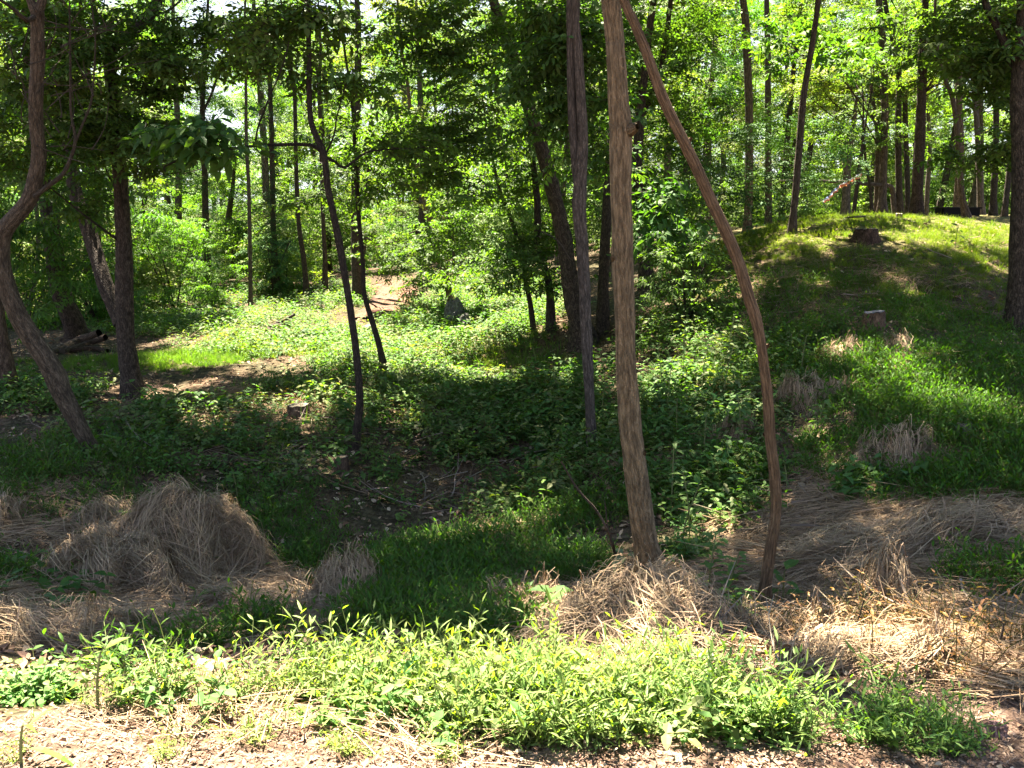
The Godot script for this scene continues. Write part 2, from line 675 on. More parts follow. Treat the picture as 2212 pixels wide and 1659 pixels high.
func limb(t: Dictionary, pts: Array, called := "limb") -> void:
	# pts: [px, py, width px, distance]
	var line := []
	var rad := []
	for k in pts:
		var q := P(k[0], k[1], k[3])
		line.append(q - t.foot)
		rad.append(k[2] / F * q.distance_to(EYE) * 0.5)
	var mb := MB.new()
	tube(mb, line, rad, 10, 0.07, 0.12, t.col, rf(0, 50))
	part(t.node, called, mb.mesh(mats[t.bark]))

# leaves of a tree gathered round a place of the photograph
func blob(t: Dictionary, px: float, py: float, d: float, r: float, n: int, kind: String, flat := 0.6, col := Color(1, 1, 1)) -> void:
	var c := P(px, py, d)
	for k in n:
		var o := Vector3(rng.randfn(), rng.randfn() * flat, rng.randfn()) * (r * 0.55)
		t.clumps.append([c + o, kind, col, rf(0.75, 1.2)])

var spray_kinds := {}

func clump_xform(at: Vector3, size: float, center: Vector3) -> Transform3D:
	var out := at - center
	var yaw := atan2(-out.z, out.x) + rf(-1.0, 1.0)
	var b := Basis(Vector3.UP, yaw) * Basis(Vector3.BACK, rf(-0.55, 0.3)) * Basis(Vector3.RIGHT, rf(-0.5, 0.5))
	return Transform3D(b.scaled(Vector3.ONE * size), at)

func commit_crowns() -> void:
	for t in trees:
		if t.clumps.is_empty():
			continue
		var by := {}
		var foot: Vector3 = t.foot
		for c in t.clumps:
			var ms: Array = spray_kinds[c[1]]
			var k := "%s%d" % [c[1], rng.randi() % (2 if t.clumps.size() < 500 else ms.size())]
			if not by.has(k):
				by[k] = [ms[int(k.right(1))], [], []]
			var x := clump_xform(c[0], c[3], foot)
			x.origin -= foot
			by[k][1].append(x)
			var tint := rf(0.8, 1.2)
			var cc: Color = c[2]
			by[k][2].append(Color(cc.r * tint * rf(0.9, 1.12), cc.g * tint, cc.b * tint))
		for k in by:
			multi(t.node, "crown", by[k][0], by[k][1], by[k][2])
		if t.has("limbs"):
			var every: int = maxi(1, t.clumps.size() / int(t.limbs))
			var mb := MB.new()
			var q := 0
			var ln: Array = t.line
			for j in range(0, t.clumps.size(), every):
				var e: Vector3 = t.clumps[j][0] - foot
				var fr := clampf(rf(0.6, 0.95) * e.y / ln[ln.size() - 1].y, 0.25, 0.97) * (ln.size() - 2) + 1.0
				var best := int(fr)
				var s: Vector3 = ln[best].lerp(ln[best + 1], fr - best)
				if s.y > e.y + 0.3 or s.distance_to(e) > 5.0: continue
				var sp := pix(s + foot)
				if sp.y > -30.0 and s.distance_to(e) > 1.3 and foot.z > -19.0: continue
				var r: float = minf(t.rad[best] * 0.45, 0.010 + 0.007 * s.distance_to(e))
				var mid: Vector3 = s.lerp(e, 0.5) + Vector3(rf(-0.15, 0.15), -0.06 * s.distance_to(e), rf(-0.15, 0.15))
				tube(mb, [s, mid, e], [r, r * 0.6, 0.004], 5, 0.5, 0.1, t.col)
				q += 1
			if q:
				part(t.node, "limb", mb.mesh(mats[t.bark]), "stuff")

# ---------------------------------------------------------------- scatter on the ground
func on_ground(x: float, z: float, size: float, lean: float, sink := 0.02) -> Transform3D:
	var b := Basis(Vector3.UP, rf(0, TAU)) * Basis(Vector3.RIGHT, rf(-lean, lean)) * Basis(Vector3.BACK, rf(-lean, lean))
	return Transform3D(b.scaled(Vector3(size, size * rf(0.85, 1.15), size)), Vector3(x, H(x, z) - sink, z))

var bare := []
func is_bare(x: float, z: float) -> bool:
	for q in bare:
		if (q.x - x) * (q.x - x) + (q.z - z) * (q.z - z) < q.y * q.y: return true
	return false

func patch(bag: Bag, px: float, py: float, rpx: float, rz: float, n: int, s0: float, s1: float, col: Color, lean := 0.25, soft := true) -> void:
	var c := G(px, py)
	var rx := rpx * c.distance_to(EYE) / F
	for k in n:
		var a := rf(0, TAU)
		var r := sqrt(rng.randf())
		if soft: r *= rf(0.75, 1.2)
		var x := c.x + cos(a) * r * rx
		var z := c.z + sin(a) * r * rz
		if is_bare(x, z): continue
		var tint := rf(0.78, 1.2)
		bag.add(rng.randi() % bag.meshes.size(), on_ground(x, z, rf(s0, s1) * (1.15 - 0.3 * r), lean), Color(col.r * tint * rf(0.88, 1.12), col.g * tint, col.b * tint * rf(0.8, 1.2)))


# ---------------------------------------------------------------- ground plants, straw, chips
func grass_plant(h: float, stems: int, l: float, w: float, col: Color) -> ArrayMesh:
	var mb := MB.new()
	for s in stems:
		var a := rf(0, TAU)
		var base := Vector3(cos(a), 0, sin(a)) * rf(0.0, 0.05)
		var lean := Vector3(cos(a), 0, sin(a)) * rf(0.15, 0.95)
		var hh := h * rf(0.45, 1.15)
		var n := int(hh / 0.03)
		var prev := base
		for q in n:
			var t := float(q + 1) / n
			var at := base + Vector3(0, hh * t, 0) + lean * (hh * t * t) + Vector3(rf(-0.004, 0.004), 0, rf(-0.004, 0.004))
			stick(mb, prev, at, 0.0016, 0.0013, Color(0.12, 0.15, 0.05))
			var an := a + q * 2.6 + rf(-0.5, 0.5)
			var d := Vector3(cos(an), rf(-0.15, 0.5) if q < n - 2 else rf(0.3, 1.7), sin(an)).normalized()
			var sd := d.cross(Vector3.UP).normalized().rotated(d, rf(-0.5, 0.5))
			var ll := l * rf(0.6, 1.15) * (0.7 if t < 0.3 else 1.0)
			leaf(mb, at, d, sd, ll, w * rf(0.85, 1.15), rf(0.0, 0.35), rf(0.1, 0.35), vary(col, 0.16), 1)
			prev = at
	return mb.mesh(mats.grass)

func herb_plant(h: float, stems: int, l: float, w: float, col: Color, shape: int) -> ArrayMesh:
	var mb := MB.new()
	for s in stems:
		var a := rf(0, TAU)
		var base := Vector3(cos(a), 0, sin(a)) * rf(0.0, 0.09)
		var lean := Vector3(cos(a), 0, sin(a)) * rf(0.2, 1.0)
		var hh := h * rf(0.5, 1.1)
		var n := rng.randi_range(3, 5)
		var prev := base
		for q in n:
			var t := float(q + 1) / n
			var at := base + Vector3(0, hh * t, 0) + lean * (hh * t * t)
			stick(mb, prev, at, 0.002, 0.0015, Color(0.11, 0.11, 0.045))
			for e in 2:
				var an := a + q * 1.57 + e * PI + rf(-0.6, 0.6)
				var d := Vector3(cos(an), rf(-0.25, 0.5), sin(an)).normalized()
				var sd := d.cross(Vector3(rf(-0.35, 0.35), 1, rf(-0.35, 0.35))).normalized()
				var ll := l * rf(0.55, 1.2)
				leaf(mb, at, d, sd, ll, w * ll / l, rf(0.05, 0.5), rf(0.05, 0.35), vary(col, 0.2), shape)
			prev = at
	return mb.mesh(mats.leaf)

func blade(mb: MB, base: Vector3, dir: Vector3, l: float, w: float, bend: float, col: Color, segs := 4) -> void:
	var side := dir.cross(Vector3.UP)
	if side.length() < 0.05: side = Vector3.RIGHT
	side = side.normalized().rotated(dir.normalized(), rf(-1.0, 1.0))
	var k := mb.v.size()
	var flat := Vector3(dir.x, 0, dir.z)
	for q in segs + 1:
		var t := float(q) / segs
		var p := base + dir * (l * t) + (flat * 0.4 - Vector3(0, 1, 0)) * (bend * l * t * t)
		var ww := w * 0.5 * (1.0 - 0.85 * t)
		mb.v.append(p - side * ww); mb.v.append(p + side * ww)
		mb.c.append(col); mb.c.append(col)
	for q in segs:
		var e := k + q * 2
		mb.tri(e, e + 2, e + 1); mb.tri(e + 1, e + 2, e + 3)

func grass_tuft(n: int, l: float, w: float, col: Color, mat: Material, spread := 0.5) -> ArrayMesh:
	var mb := MB.new()
	for k in n:
		var a := rf(0, TAU)
		var d := Vector3(cos(a) * rf(0.05, spread), 1, sin(a) * rf(0.05, spread)).normalized()
		blade(mb, Vector3(cos(a), 0, sin(a)) * rf(0, 0.06), d, l * rf(0.5, 1.1), w, rf(0.1, 0.55), vary(col, 0.2))
	return mb.mesh(mat)

# dead grass lying down, combed along +z
func straw_mat(n: int, l: float, fan: float, lift: float) -> ArrayMesh:
	var mb := MB.new()
	for k in n:
		var a := rng.randfn() * fan
		var d := Vector3(sin(a), rf(0.0, lift), cos(a)).normalized()
		var base := Vector3(rng.randfn() * 0.1, rf(0.004, 0.05), rf(-0.5, 0.25) * l)
		var col := Color(0.34, 0.235, 0.14).lerp(Color(0.16, 0.105, 0.065), rng.randf())
		blade(mb, base, d, l * rf(0.5, 1.1), rf(0.003, 0.0055), rf(0.02, 0.2) * lift * 3.0, vary(col, 0.15), 3)
	return mb.mesh(mats.straw)

func twig_mesh() -> ArrayMesh:
	var mb := MB.new()
	var p := Vector3(-0.25, 0.03, 0)
	var d := Vector3(1, rf(-0.05, 0.15), rf(-0.3, 0.3)).normalized()
	for k in 5:
		var e := p + d * 0.11
		stick(mb, p, e, 0.006 - 0.001 * k, 0.005 - 0.001 * k, Color(0.2, 0.15, 0.11))
		if k > 0:
			var f := (d + Vector3(rf(-0.3, 0.3), rf(-0.1, 0.6), rf(-0.9, 0.9))).normalized()
			stick(mb, e, e + f * rf(0.06, 0.2), 0.0028, 0.001, Color(0.19, 0.14, 0.1))
		p = e
		d = (d + Vector3(0, rf(-0.1, 0.12), rf(-0.3, 0.3))).normalized()
	return mb.mesh(mats.litter)

func chip_mesh(col: Color, thin: float) -> ArrayMesh:
	var mb := MB.new()
	var p := []
	var n := 5
	for k in n:
		var a := TAU * k / n + rf(-0.3, 0.3)
		p.append(Vector3(cos(a) * rf(0.8, 1.7), 0, sin(a) * rf(0.2, 0.45)))
	var k0 := mb.v.size()
	for q in p:
		mb.v.append(q + Vector3(0, thin + rf(-0.06, 0.06), 0))
	for q in p:
		mb.v.append(q + Vector3(0, -thin, 0))
	for q in n * 2:
		mb.c.append(vary(col, 0.12))
	for q in range(1, n - 1):
		mb.tri(k0, k0 + q, k0 + q + 1)
	for q in n:
		var e := (q + 1) % n
		mb.tri(k0 + q, k0 + n + q, k0 + e); mb.tri(k0 + e, k0 + n + q, k0 + n + e)
	return mb.mesh(mats.litter)

func dead_leaf(col: Color) -> ArrayMesh:
	var mb := MB.new()
	leaf(mb, Vector3(-0.5, 0.05, 0), Vector3(1, rf(0, 0.35), 0).normalized(), Vector3(0, rf(-0.2, 0.2), 1).normalized(), 1.0, rf(0.45, 0.65), rf(-0.1, 0.4), rf(0.2, 0.9), col)
	return mb.mesh(mats.litter)

func straw_mound(label: String, px: float, py: float, half_px: float, height: float, deep: float, skew: float, n: int, pw: float, ridge: float, spiky := 0.0, bright := 1.0) -> void:
	var c := G(px, py)
	var rx := half_px * c.distance_to(EYE) / F
	var o := thing("straw_mound", label, "straw mound", c, "mounds of dead grass in the gully")
	var core := MB.new()
	var nr := 14
	var na := 40
	for q in nr + 1:
		var t := float(q) / nr
		for k in na:
			var a := TAU * k / na
			var wob := 1.0 + 0.38 * noise.get_noise_2d(cos(a) * 110.0 + px, sin(a) * 110.0 + t * 40.0)
			var x := cos(a) * rx * t * wob * 0.9 + skew * (1.0 - t) + ridge * (1.0 - t) * cos(a)
			var z := sin(a) * deep * t * wob * 0.9
			var y := H(c.x + x, c.z + z) - c.y + (height * 0.93 - 0.02) * (1.0 - pow(t, pw)) - 0.03
			core.v.append(Vector3(x, y, z))
			core.c.append(Color(0.13, 0.09, 0.055))
	for q in nr:
		for k in na:
			var e := q * na + k
			var f := q * na + (k + 1) % na
			core.tri(e, e + na, f); core.tri(f, e + na, f + na)
	var cm := core.mesh(mats.rough)
	part(o, "earth_core", cm)
	var mb := MB.new()
	var la := 0.0
	var lt := 0.0
	var ltw := 0.0
	var llift := 0.0
	var llen := 0.4
	var lcol := 1.0
	for s in n:
		if s % 22 == 0:
			la = rf(0, TAU) if rng.randf() < 0.35 else rf(-0.3, PI + 0.3)
			lt = sqrt(rng.randf()) * 0.85
			ltw = rng.randfn() * 0.55
			llift = rf(-0.01, 0.05) + (rf(0.02, 0.08) if rng.randf() < 0.2 else 0.0)
			llen = rf(0.25, 0.75)
			lcol = rf(0.7, 1.25)
		var a := la + rng.randfn() * 0.11 / maxf(0.3, lt)
		var t0 := clampf(lt + rng.randfn() * 0.08, 0.0, 0.95)
		var loose := rng.randf() < 0.12 + spiky
		var t1 := clampf(t0 + llen * rf(0.6, 1.3), 0.05, rf(0.95, 1.5))
		var col := Color(0.34, 0.245, 0.15).lerp(Color(0.15, 0.102, 0.064), rng.randf())
		col = vary(col, 0.16) * (bright * lcol)
		var wd := rf(0.002, 0.0045)
		var twist := ltw + rng.randfn() * (0.9 if loose else 0.2) + 0.5 * noise.get_noise_2d(cos(a) * 120.0, t0 * 150.0 + px)
		var lift := maxf(0.0, llift + rf(-0.012, 0.02)) + (rf(0.01, 0.09) if loose else 0.0)
		var tail := rf(-0.04, 0.06) if loose else 0.0
		var k0 := mb.v.size()
		var segs := 6
		var last := Vector3.ZERO
		for q in segs + 1:
			var f := float(q) / segs
			var t := lerpf(t0, t1, f)
			var an := a + twist * f
			var tt := minf(t, 1.0)
			var lump := 1.0 + 0.38 * noise.get_noise_2d(cos(an) * 110.0 + px, sin(an) * 110.0 + tt * 40.0)
			var x := cos(an) * rx * t * lump + skew * (1.0 - tt) + ridge * (1.0 - tt) * cos(an)
			var z := sin(an) * deep * t * lump
			var y := H(c.x + x, c.z + z) - c.y + height * (1.0 - pow(tt, pw)) * (0.92 + 0.16 * lump * 0.5) + lift * sin(f * PI) + tail * f + 0.006
			var p := Vector3(x, y, z)
			var tangent := Vector3(cos(an), -1, sin(an))
			var side := tangent.cross(Vector3(0.2, 1, 0.1)).normalized()
			if q > 0 and (p - last).length() > 0.001: side = (p - last).normalized().cross(Vector3(x * 0.5, 1, z * 0.5).normalized()).normalized()
			last = p
			mb.v.append(p - side * wd * 0.5); mb.v.append(p + side * wd * 0.5)
			mb.c.append(col); mb.c.append(col)
		for q in segs:
			var e := k0 + q * 2
			mb.tri(e, e + 2, e + 1); mb.tri(e + 1, e + 2, e + 3)
	part(o, "straw", mb.mesh(mats.straw), "stuff")

# a weed whose big leaves are told apart: stem and single leaves
func weed(called: String, label: String, px: float, py: float, h: float, n: int, l: float, w: float, shape: int, col: Color, group := "", whorl := false) -> void:
	var at := G(px, py)
	var o := thing(called, label, "plant", at, group)
	var mb := MB.new()
	var lean := Vector3(rf(-0.2, 0.2), 0, rf(-0.1, 0.3))
	var pts := [Vector3(0, -0.03, 0), Vector3(0, h * 0.5, 0) + lean * h * 0.3, Vector3(0, h, 0) + lean * h]
	tube(mb, pts, [0.006, 0.005, 0.003], 6, 0.05, 0.05, Color(0.14, 0.15, 0.06))
	part(o, "stem", mb.mesh(mats.wood))
	for k in n:
		var t := 1.0 if whorl else lerpf(0.25, 1.0, float(k + 1) / n)
		var p := Vector3(0, h * t, 0) + lean * (h * t * t)
		var an := k * 2.4 + rf(-0.3, 0.3) if not whorl else TAU * k / n + rf(-0.2, 0.2)
		var d := Vector3(cos(an), rf(0.0, 0.5), sin(an)).normalized()
		var m := MB.new()
		var sd := d.cross(Vector3(rf(-0.2, 0.2), 1, rf(-0.2, 0.2))).normalized()
		var ll := l * rf(0.7, 1.15)
		stick(m, Vector3.ZERO, d * 0.02, 0.002, 0.0016, Color(0.13, 0.16, 0.06))
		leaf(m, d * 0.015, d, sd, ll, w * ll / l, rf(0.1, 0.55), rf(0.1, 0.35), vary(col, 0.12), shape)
		part(o, "leaf", m.mesh(mats.leaf)).position = p

func twig(called: String, label: String, pts: Array, col: Color, group := "") -> void:
	# pts: [px, py, width px, metres above ground or 0, distance or 0]
	var line := []
	var rad := []
	var foot := G(pts[0][0], pts[0][1])
	for k in pts:
		var q: Vector3
		if k[3] > 0.0: q = P(k[0], k[1], k[3])
		else:
			q = G(k[0], k[1])
			q.y += k[2] / F * q.distance_to(EYE) * 0.35
		line.append(q - foot)
		rad.append(k[2] / F * q.distance_to(EYE) * 0.5)
	if called == "log":
		for k in pts:
			var q := G(k[0], k[1])
			bare.append(Vector3(q.x, 0.28, q.z + 0.3))
	var o := thing(called, label, "stick" if called == "stick" else "log", foot, group)
	var mb := MB.new()
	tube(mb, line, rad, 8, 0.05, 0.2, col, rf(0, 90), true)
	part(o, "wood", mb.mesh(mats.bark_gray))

func stump(label: String, px: float, py: float, w: float, h: float, tilt: float, col: Color, top: Color) -> void:
	var at := G(px, py)
	var r := w / F * at.distance_to(EYE) * 0.5
	bare.append(Vector3(at.x, r * 1.5, at.z))
	bare.append(Vector3(at.x - at.x / at.z * r * 2.0, r * 1.6, at.z + r * 2.2))
	var o := thing("tree_stump", label, "tree stump", at)
	var mb := MB.new()
	var n := 28
	var prof := [[1.35, -0.12], [1.18, 0.0], [1.05, h * 0.3], [1.0, h * 0.65], [0.97, h * 0.97], [0.93, h]]
	for q in prof.size():
		for k in n:
			var a := TAU * k / n
			var lobes: float = 1.0 + 0.1 * sin(a * 5.0 + px) * maxf(0.3, 1.4 - prof[q][1] / h) + 0.07 * noise.get_noise_2d(cos(a) * 200.0 + px, sin(a) * 200.0 + prof[q][1] * 60.0)
			var y: float = prof[q][1] + (tilt * cos(a) * r + 0.012 * noise.get_noise_1d(k * 90.0 + px) if q >= 4 else 0.0)
			mb.v.append(Vector3(cos(a) * r * prof[q][0] * lobes, y, sin(a) * r * prof[q][0] * lobes))
			mb.t.append(Vector2(float(k) / n, prof[q][1] * 0.9)); mb.c.append(col)
			mb.n.append(Vector3(cos(a), 0.25, sin(a)).normalized())
	for q in prof.size() - 1:
		for k in n:
			var e := q * n + k
			var f := q * n + (k + 1) % n
			mb.tri(e, f, e + n); mb.tri(f, f + n, e + n)
	part(o, "bark", mb.mesh(mats.bark_gray))
	var tp2 := MB.new()
	tp2.v.append(Vector3(0, h + 0.004, 0)); tp2.c.append(top * 0.7)
	for ring in 5:
		for k in n:
			var p: Vector3 = mb.v[(prof.size() - 1) * n + k]
			var f := float(ring + 1) / 5.0
			tp2.v.append(Vector3(p.x * f, lerpf(h, p.y, f) + 0.004 + 0.006 * noise.get_noise_2d(ring * 100.0, k * 60.0), p.z * f))
			tp2.c.append(vary(top, 0.12) * (0.8 if ring % 2 == 0 else 1.0))
	for k in n:
		tp2.tri(0, 1 + k, 1 + (k + 1) % n)
	for ring in 4:
		for k in n:
			var e := 1 + ring * n + k
			var f := 1 + ring * n + (k + 1) % n
			tp2.tri(e, e + n, f); tp2.tri(f, e + n, f + n)
	part(o, "cut_face", tp2.mesh(mats.wood))

func rock(label: String, px: float, py: float, size: Vector3, col: Color) -> void:
	var at := G(px, py)
	bare.append(Vector3(at.x, size.x * 1.2, at.z + size.x))
	var o := MeshInstance3D.new()
	var mb := MB.new()
	var nu := 26
	var nv := 16
	for q in nv + 1:
		for k in nu:
			var th := PI * q / nv
			var a := TAU * k / nu
			var d := Vector3(sin(th) * cos(a), cos(th), sin(th) * sin(a))
			var r := 1.0 + 0.35 * noise.get_noise_3d(d.x * 55.0 + px, d.y * 55.0, d.z * 55.0) + 0.12 * noise.get_noise_3d(d.x * 200.0, d.y * 200.0 + px, d.z * 200.0)
			mb.v.append(Vector3(d.x * size.x, d.y * size.y + size.y * 0.55, d.z * size.z) * r)
			mb.c.append(col)
	for q in nv:
		for k in nu:
			var e := q * nu + k
			var f := q * nu + (k + 1) % nu
			mb.tri(e, f, e + nu); mb.tri(f, f + nu, e + nu)
	o.mesh = mb.mesh(mats.rough)
	o.name = numbered("rock")
	add_child(o)
	o.position = at
	meta(o, label, "rock")

func build_path() -> void:
	# the trodden path beyond the gully: a strip that follows the ground
	var mid := [G(800, 690), G(830, 668), G(850, 645), G(858, 630), G(846, 618), G(838, 610)]
	var half := [0.55, 0.62, 0.66, 0.66, 0.66, 0.66]
	var sm := smooth_line(mid, half, 0.3)
	var mb := MB.new()
	for k in range(0, sm[0].size(), 2):
		bare.append(Vector3(sm[0][k].x, sm[1][k] * 0.9, sm[0][k].z))
	for k in sm[0].size():
		for q in 9:
			var f := float(q) / 4.0 - 1.0
			var p: Vector3 = sm[0][k]
			var x: float = p.x + f * sm[1][k] * (1.0 + 0.15 * noise.get_noise_1d(k * 30.0 + q))
			mb.v.append(Vector3(x, H(x, p.z) + 0.06 - 0.1 * f * f * f * f, p.z))
			mb.c.append(vary(Color(0.15, 0.088, 0.06), 0.3))
	for k in sm[0].size() - 1:
		for q in 8:
			var e: int = k * 9 + q
			mb.tri(e, e + 9, e + 1); mb.tri(e + 1, e + 9, e + 10)
	var o := part(self, "path", mb.mesh(mats.ground))
	meta(o, "reddish brown dirt path winding away between the trees", "path", "", "structure")

func make_sprays() -> void:
	spray_kinds.mid = []
	spray_kinds.big = []
	spray_kinds.lance = []
	spray_kinds.far = []
	spray_kinds.bright = []
	spray_kinds.holly = []
	spray_kinds.feather = []
	for k in 4:
		spray_kinds.mid.append(spray(9, 8, 0.42, 0.08, 0.04, 0.3, Color(0.105, 0.165, 0.05), false, 0, mats.leaf))
		spray_kinds.big.append(spray(5, 5, 0.45, 0.125, 0.08, 0.3, Color(0.075, 0.14, 0.045), false, 2, mats.leaf))
		spray_kinds.lance.append(spray(8, 8, 0.45, 0.11, 0.034, 0.5, Color(0.08, 0.155, 0.04), false, 1, mats.leaf))
		spray_kinds.far.append(spray(12, 8, 0.6, 0.115, 0.06, 0.3, Color(0.12, 0.18, 0.055), true, 0, mats.far_leaf))
		spray_kinds.bright.append(spray(12, 8, 0.6, 0.12, 0.062, 0.3, Color(0.155, 0.21, 0.06), true, 0, mats.far_leaf))
		spray_kinds.holly.append(spray(12, 10, 0.45, 0.06, 0.034, 0.2, Color(0.04, 0.075, 0.03), true, 0, mats.dark_leaf))
		spray_kinds.feather.append(spray(14, 14, 0.4, 0.035, 0.008, 0.2, Color(0.035, 0.065, 0.025), true, 0, mats.dark_leaf))

func build_near_trees() -> void:
	var t: Dictionary
	# the tree in the middle of the view
	t = tree("tree", "brown barked tree rising out of the tallest sunlit straw heap", "bark_brown", 0, 0, [[1412, 1262, 50], [1398, 1180, 52], [1385, 1103, 50], [1370, 990, 47], [1359, 888, 46], [1350, 720, 45], [1345, 552, 45], [1343, 400, 43], [1341, 290, 45], [1341, 268, 47], [1338, 235, 43], [1330, 120, 40], [1320, 0, 39]], 6.5, "", Color(1.18, 1.05, 0.86), 1.6)
	limb(t, [[1352, 286, 34, 5.2], [1364, 279, 27, 5.16], [1373, 275, 20, 5.13], [1377, 273, 12, 5.12]], "branch_scar")
	limb(t, [[1378, 985, 26, 5.2], [1388, 978, 18, 5.17], [1394, 975, 8, 5.16]], "branch_scar")
	limb(t, [[1330, 560, 24, 5.2], [1324, 555, 14, 5.18], [1321, 553, 7, 5.18]], "branch_scar")
	t.limbs = 26
	t = tree("tree", "thin bent brown tree leaning across and standing beside the brown barked trunk", "bark_brown", 0, 0, [[1650, 1330, 25], [1655, 1260, 25], [1664, 1190, 25], [1676, 1104, 24], [1673, 1023, 24], [1664, 949, 23], [1658, 855, 23], [1646, 755, 22], [1632, 690, 24], [1616, 640, 25], [1590, 552, 24], [1540, 440, 24], [1500, 350, 23], [1440, 230, 22], [1395, 110, 20], [1362, 30, 19], [1340, -20, 18]], 5.5, "", Color(1.0, 0.9, 0.76), 1.5)
	limb(t, [[1648, 752, 17, 4.6], [1656, 748, 12, 4.58], [1661, 745, 6, 4.57]], "branch_scar")
	limb(t, [[1664, 945, 16, 4.6], [1654, 940, 11, 4.58], [1650, 937, 6, 4.57]], "branch_scar")
	limb(t, [[1480, 312, 16, 4.6], [1489, 303, 11, 4.58], [1494, 298, 6, 4.57]], "branch_scar")
	limb(t, [[1668, 1130, 15, 4.6], [1682, 1124, 9, 4.58]], "branch_scar")
	t.limbs = 18
	t = tree("tree", "smooth grey forked trunk with a dark seam down its bark", "bark_gray", 0, 0, [[1280, 972, 21], [1276, 900, 22], [1269, 767, 23], [1259, 552, 27], [1252, 438, 28], [1259, 303, 22], [1254, 202, 20], [1248, 100, 18], [1244, 0, 17]], 6.0)
	limb(t, [[1253, 430, 20, 9.0], [1241, 330, 19, 9.0], [1235, 219, 18, 9.0], [1233, 100, 17, 9.0], [1231, -80, 15, 9.0], [1226, -320, 10, 9.1]])
	limb(t, [[1232, 560, 2.5, 8.9], [1205, 520, 3, 8.8], [1170, 500, 2, 8.7]], "twig")
	t.limbs = 16
	t = tree("tree", "tall dark tree curving over towards the path from a broad reddish foot", "bark_dark", 0, 13.0, [[1262, 748, 62], [1254, 700, 48], [1239, 653, 41], [1222, 539, 34], [1204, 448, 31], [1181, 357, 29], [1161, 290, 27], [1137, 216, 25], [1114, 135, 23], [1090, 67, 20], [1065, 0, 18]], 5.0, "", Color(1.25, 1.1, 1.05))
	t.limbs = 18
	t = tree("tree", "straight dark trunk half hidden behind the brown barked tree", "bark_dark", 0, 0, [[1302, 720, 26], [1304, 600, 23], [1312, 440, 20], [1322, 300, 18], [1330, 150, 15], [1336, 0, 13]], 5.0)
	t.limbs = 14
	t = tree("tree", "dark forking tree seen between the two brown leaning trunks", "bark_dark", 0, 0, [[1397, 622, 32], [1394, 552, 30], [1385, 440, 22], [1377, 370, 20], [1382, 270, 19], [1390, 180, 17], [1400, 90, 15], [1412, 0, 13]], 4.0)
	limb(t, [[1383, 255, 14, 16.5], [1420, 175, 12, 16.4], [1438, 90, 11, 16.3], [1452, -40, 9, 16.2], [1460, -200, 6, 16.2]])
	t.limbs = 14
	t = tree("tree", "slim dark trunk on the shaded bank just uphill of the tall curved tree", "bark_dark", 0, 0, [[1190, 714, 19], [1188, 640, 17], [1180, 586, 15], [1162, 552, 15], [1161, 438, 15], [1150, 340, 12], [1140, 220, 9]], 3.0)
	t = tree("tree", "thin sapling leaning over the bright swale beside the shaded bank", "bark_dark", 0, 0, [[1152, 716, 11], [1146, 660, 11], [1134, 602, 10], [1110, 490, 9], [1083, 421, 8], [1065, 350, 6]], 1.5)
	t = tree("tree", "slender wavy dark tree standing alone in the middle of the gully", "bark_dark", 0, 0, [[767, 973, 18], [773, 912, 17], [777, 855, 16], [770, 767, 16], [757, 670, 16], [738, 553, 15], [725, 485, 14], [708, 404, 14], [700, 335, 13], [677, 280, 12], [669, 236, 11], [667, 101, 11], [664, 0, 10]], 4.5, "", Color(1.5, 1.35, 1.2))
	t.limbs = 18
	limb(t, [[700, 335, 9, 9.5], [680, 316, 8, 9.45], [640, 312, 7, 9.4], [553, 315, 6, 9.2], [480, 325, 5, 9.0], [403, 340, 4.5, 8.8], [355, 360, 3, 8.7]])
	limb(t, [[553, 314, 4, 9.2], [556, 280, 4, 9.2], [580, 215, 3.5, 9.1], [607, 152, 3, 9.0], [625, 90, 2, 9.0]])
	limb(t, [[701, 338, 7, 9.5], [725, 350, 6, 9.6], [745, 362, 6, 9.7], [790, 330, 4, 9.9], [850, 322, 3, 10.2], [935, 318, 2, 10.6]])
	limb(t, [[703, 335, 4, 9.5], [722, 290, 4, 9.5], [728, 250, 3, 9.4], [748, 180, 2, 9.3]])
	t = tree("tree", "dark leaning trunk standing at the lit end of the bright swale", "bark_dark", 0, 0, [[832, 816, 15], [821, 754, 13], [804, 693, 13], [787, 636, 10], [783, 552, 9], [775, 470, 9], [768, 350, 8], [760, 220, 6]], 3.0)
	t.limbs = 10
	t = tree("tree", "stout dark double trunk close to the edge of the dirt path", "bark_dark", 0, 0, [[776, 645, 26], [772, 600, 24], [770, 552, 22], [768, 440, 19], [770, 320, 17], [772, 200, 15], [774, 60, 12]], 4.0)
	limb(t, [[776, 640, 14, 24.0], [782, 580, 13, 24.0], [788, 480, 12, 24.0], [796, 380, 10, 24.0], [806, 250, 8, 24.0]])
	t.limbs = 12
	# the dark pair near one side
	t = tree("tree", "stout dark furrowed tree with a second stem joined low on its trunk", "bark_dark", 0, 0, [[287, 856, 42], [282, 810, 37], [276, 771, 35], [270, 687, 35], [269, 553, 31], [263, 450, 29], [259, 371, 28], [252, 303, 26], [243, 189, 25], [236, 118, 22], [262, 88, 20], [297, 60, 20], [333, 20, 19], [350, -60, 18]], 4.0)
	limb(t, [[262, 700, 30, 11.6], [247, 660, 34, 11.7], [229, 619, 33, 11.8], [209, 552, 30, 12.0], [189, 490, 28, 12.2], [167, 431, 26, 12.4], [150, 340, 23, 12.6], [140, 200, 20, 12.8], [130, 0, 16, 13.0]])
	limb(t, [[236, 122, 15, 11.5], [222, 90, 14, 11.4], [205, 40, 12, 11.3], [196, -60, 10, 11.2]])
	limb(t, [[335, 25, 8, 11.5], [352, 28, 5, 11.4], [380, 10, 4, 11.3], [410, -20, 3, 11.2]], "twig")
	t.limbs = 20
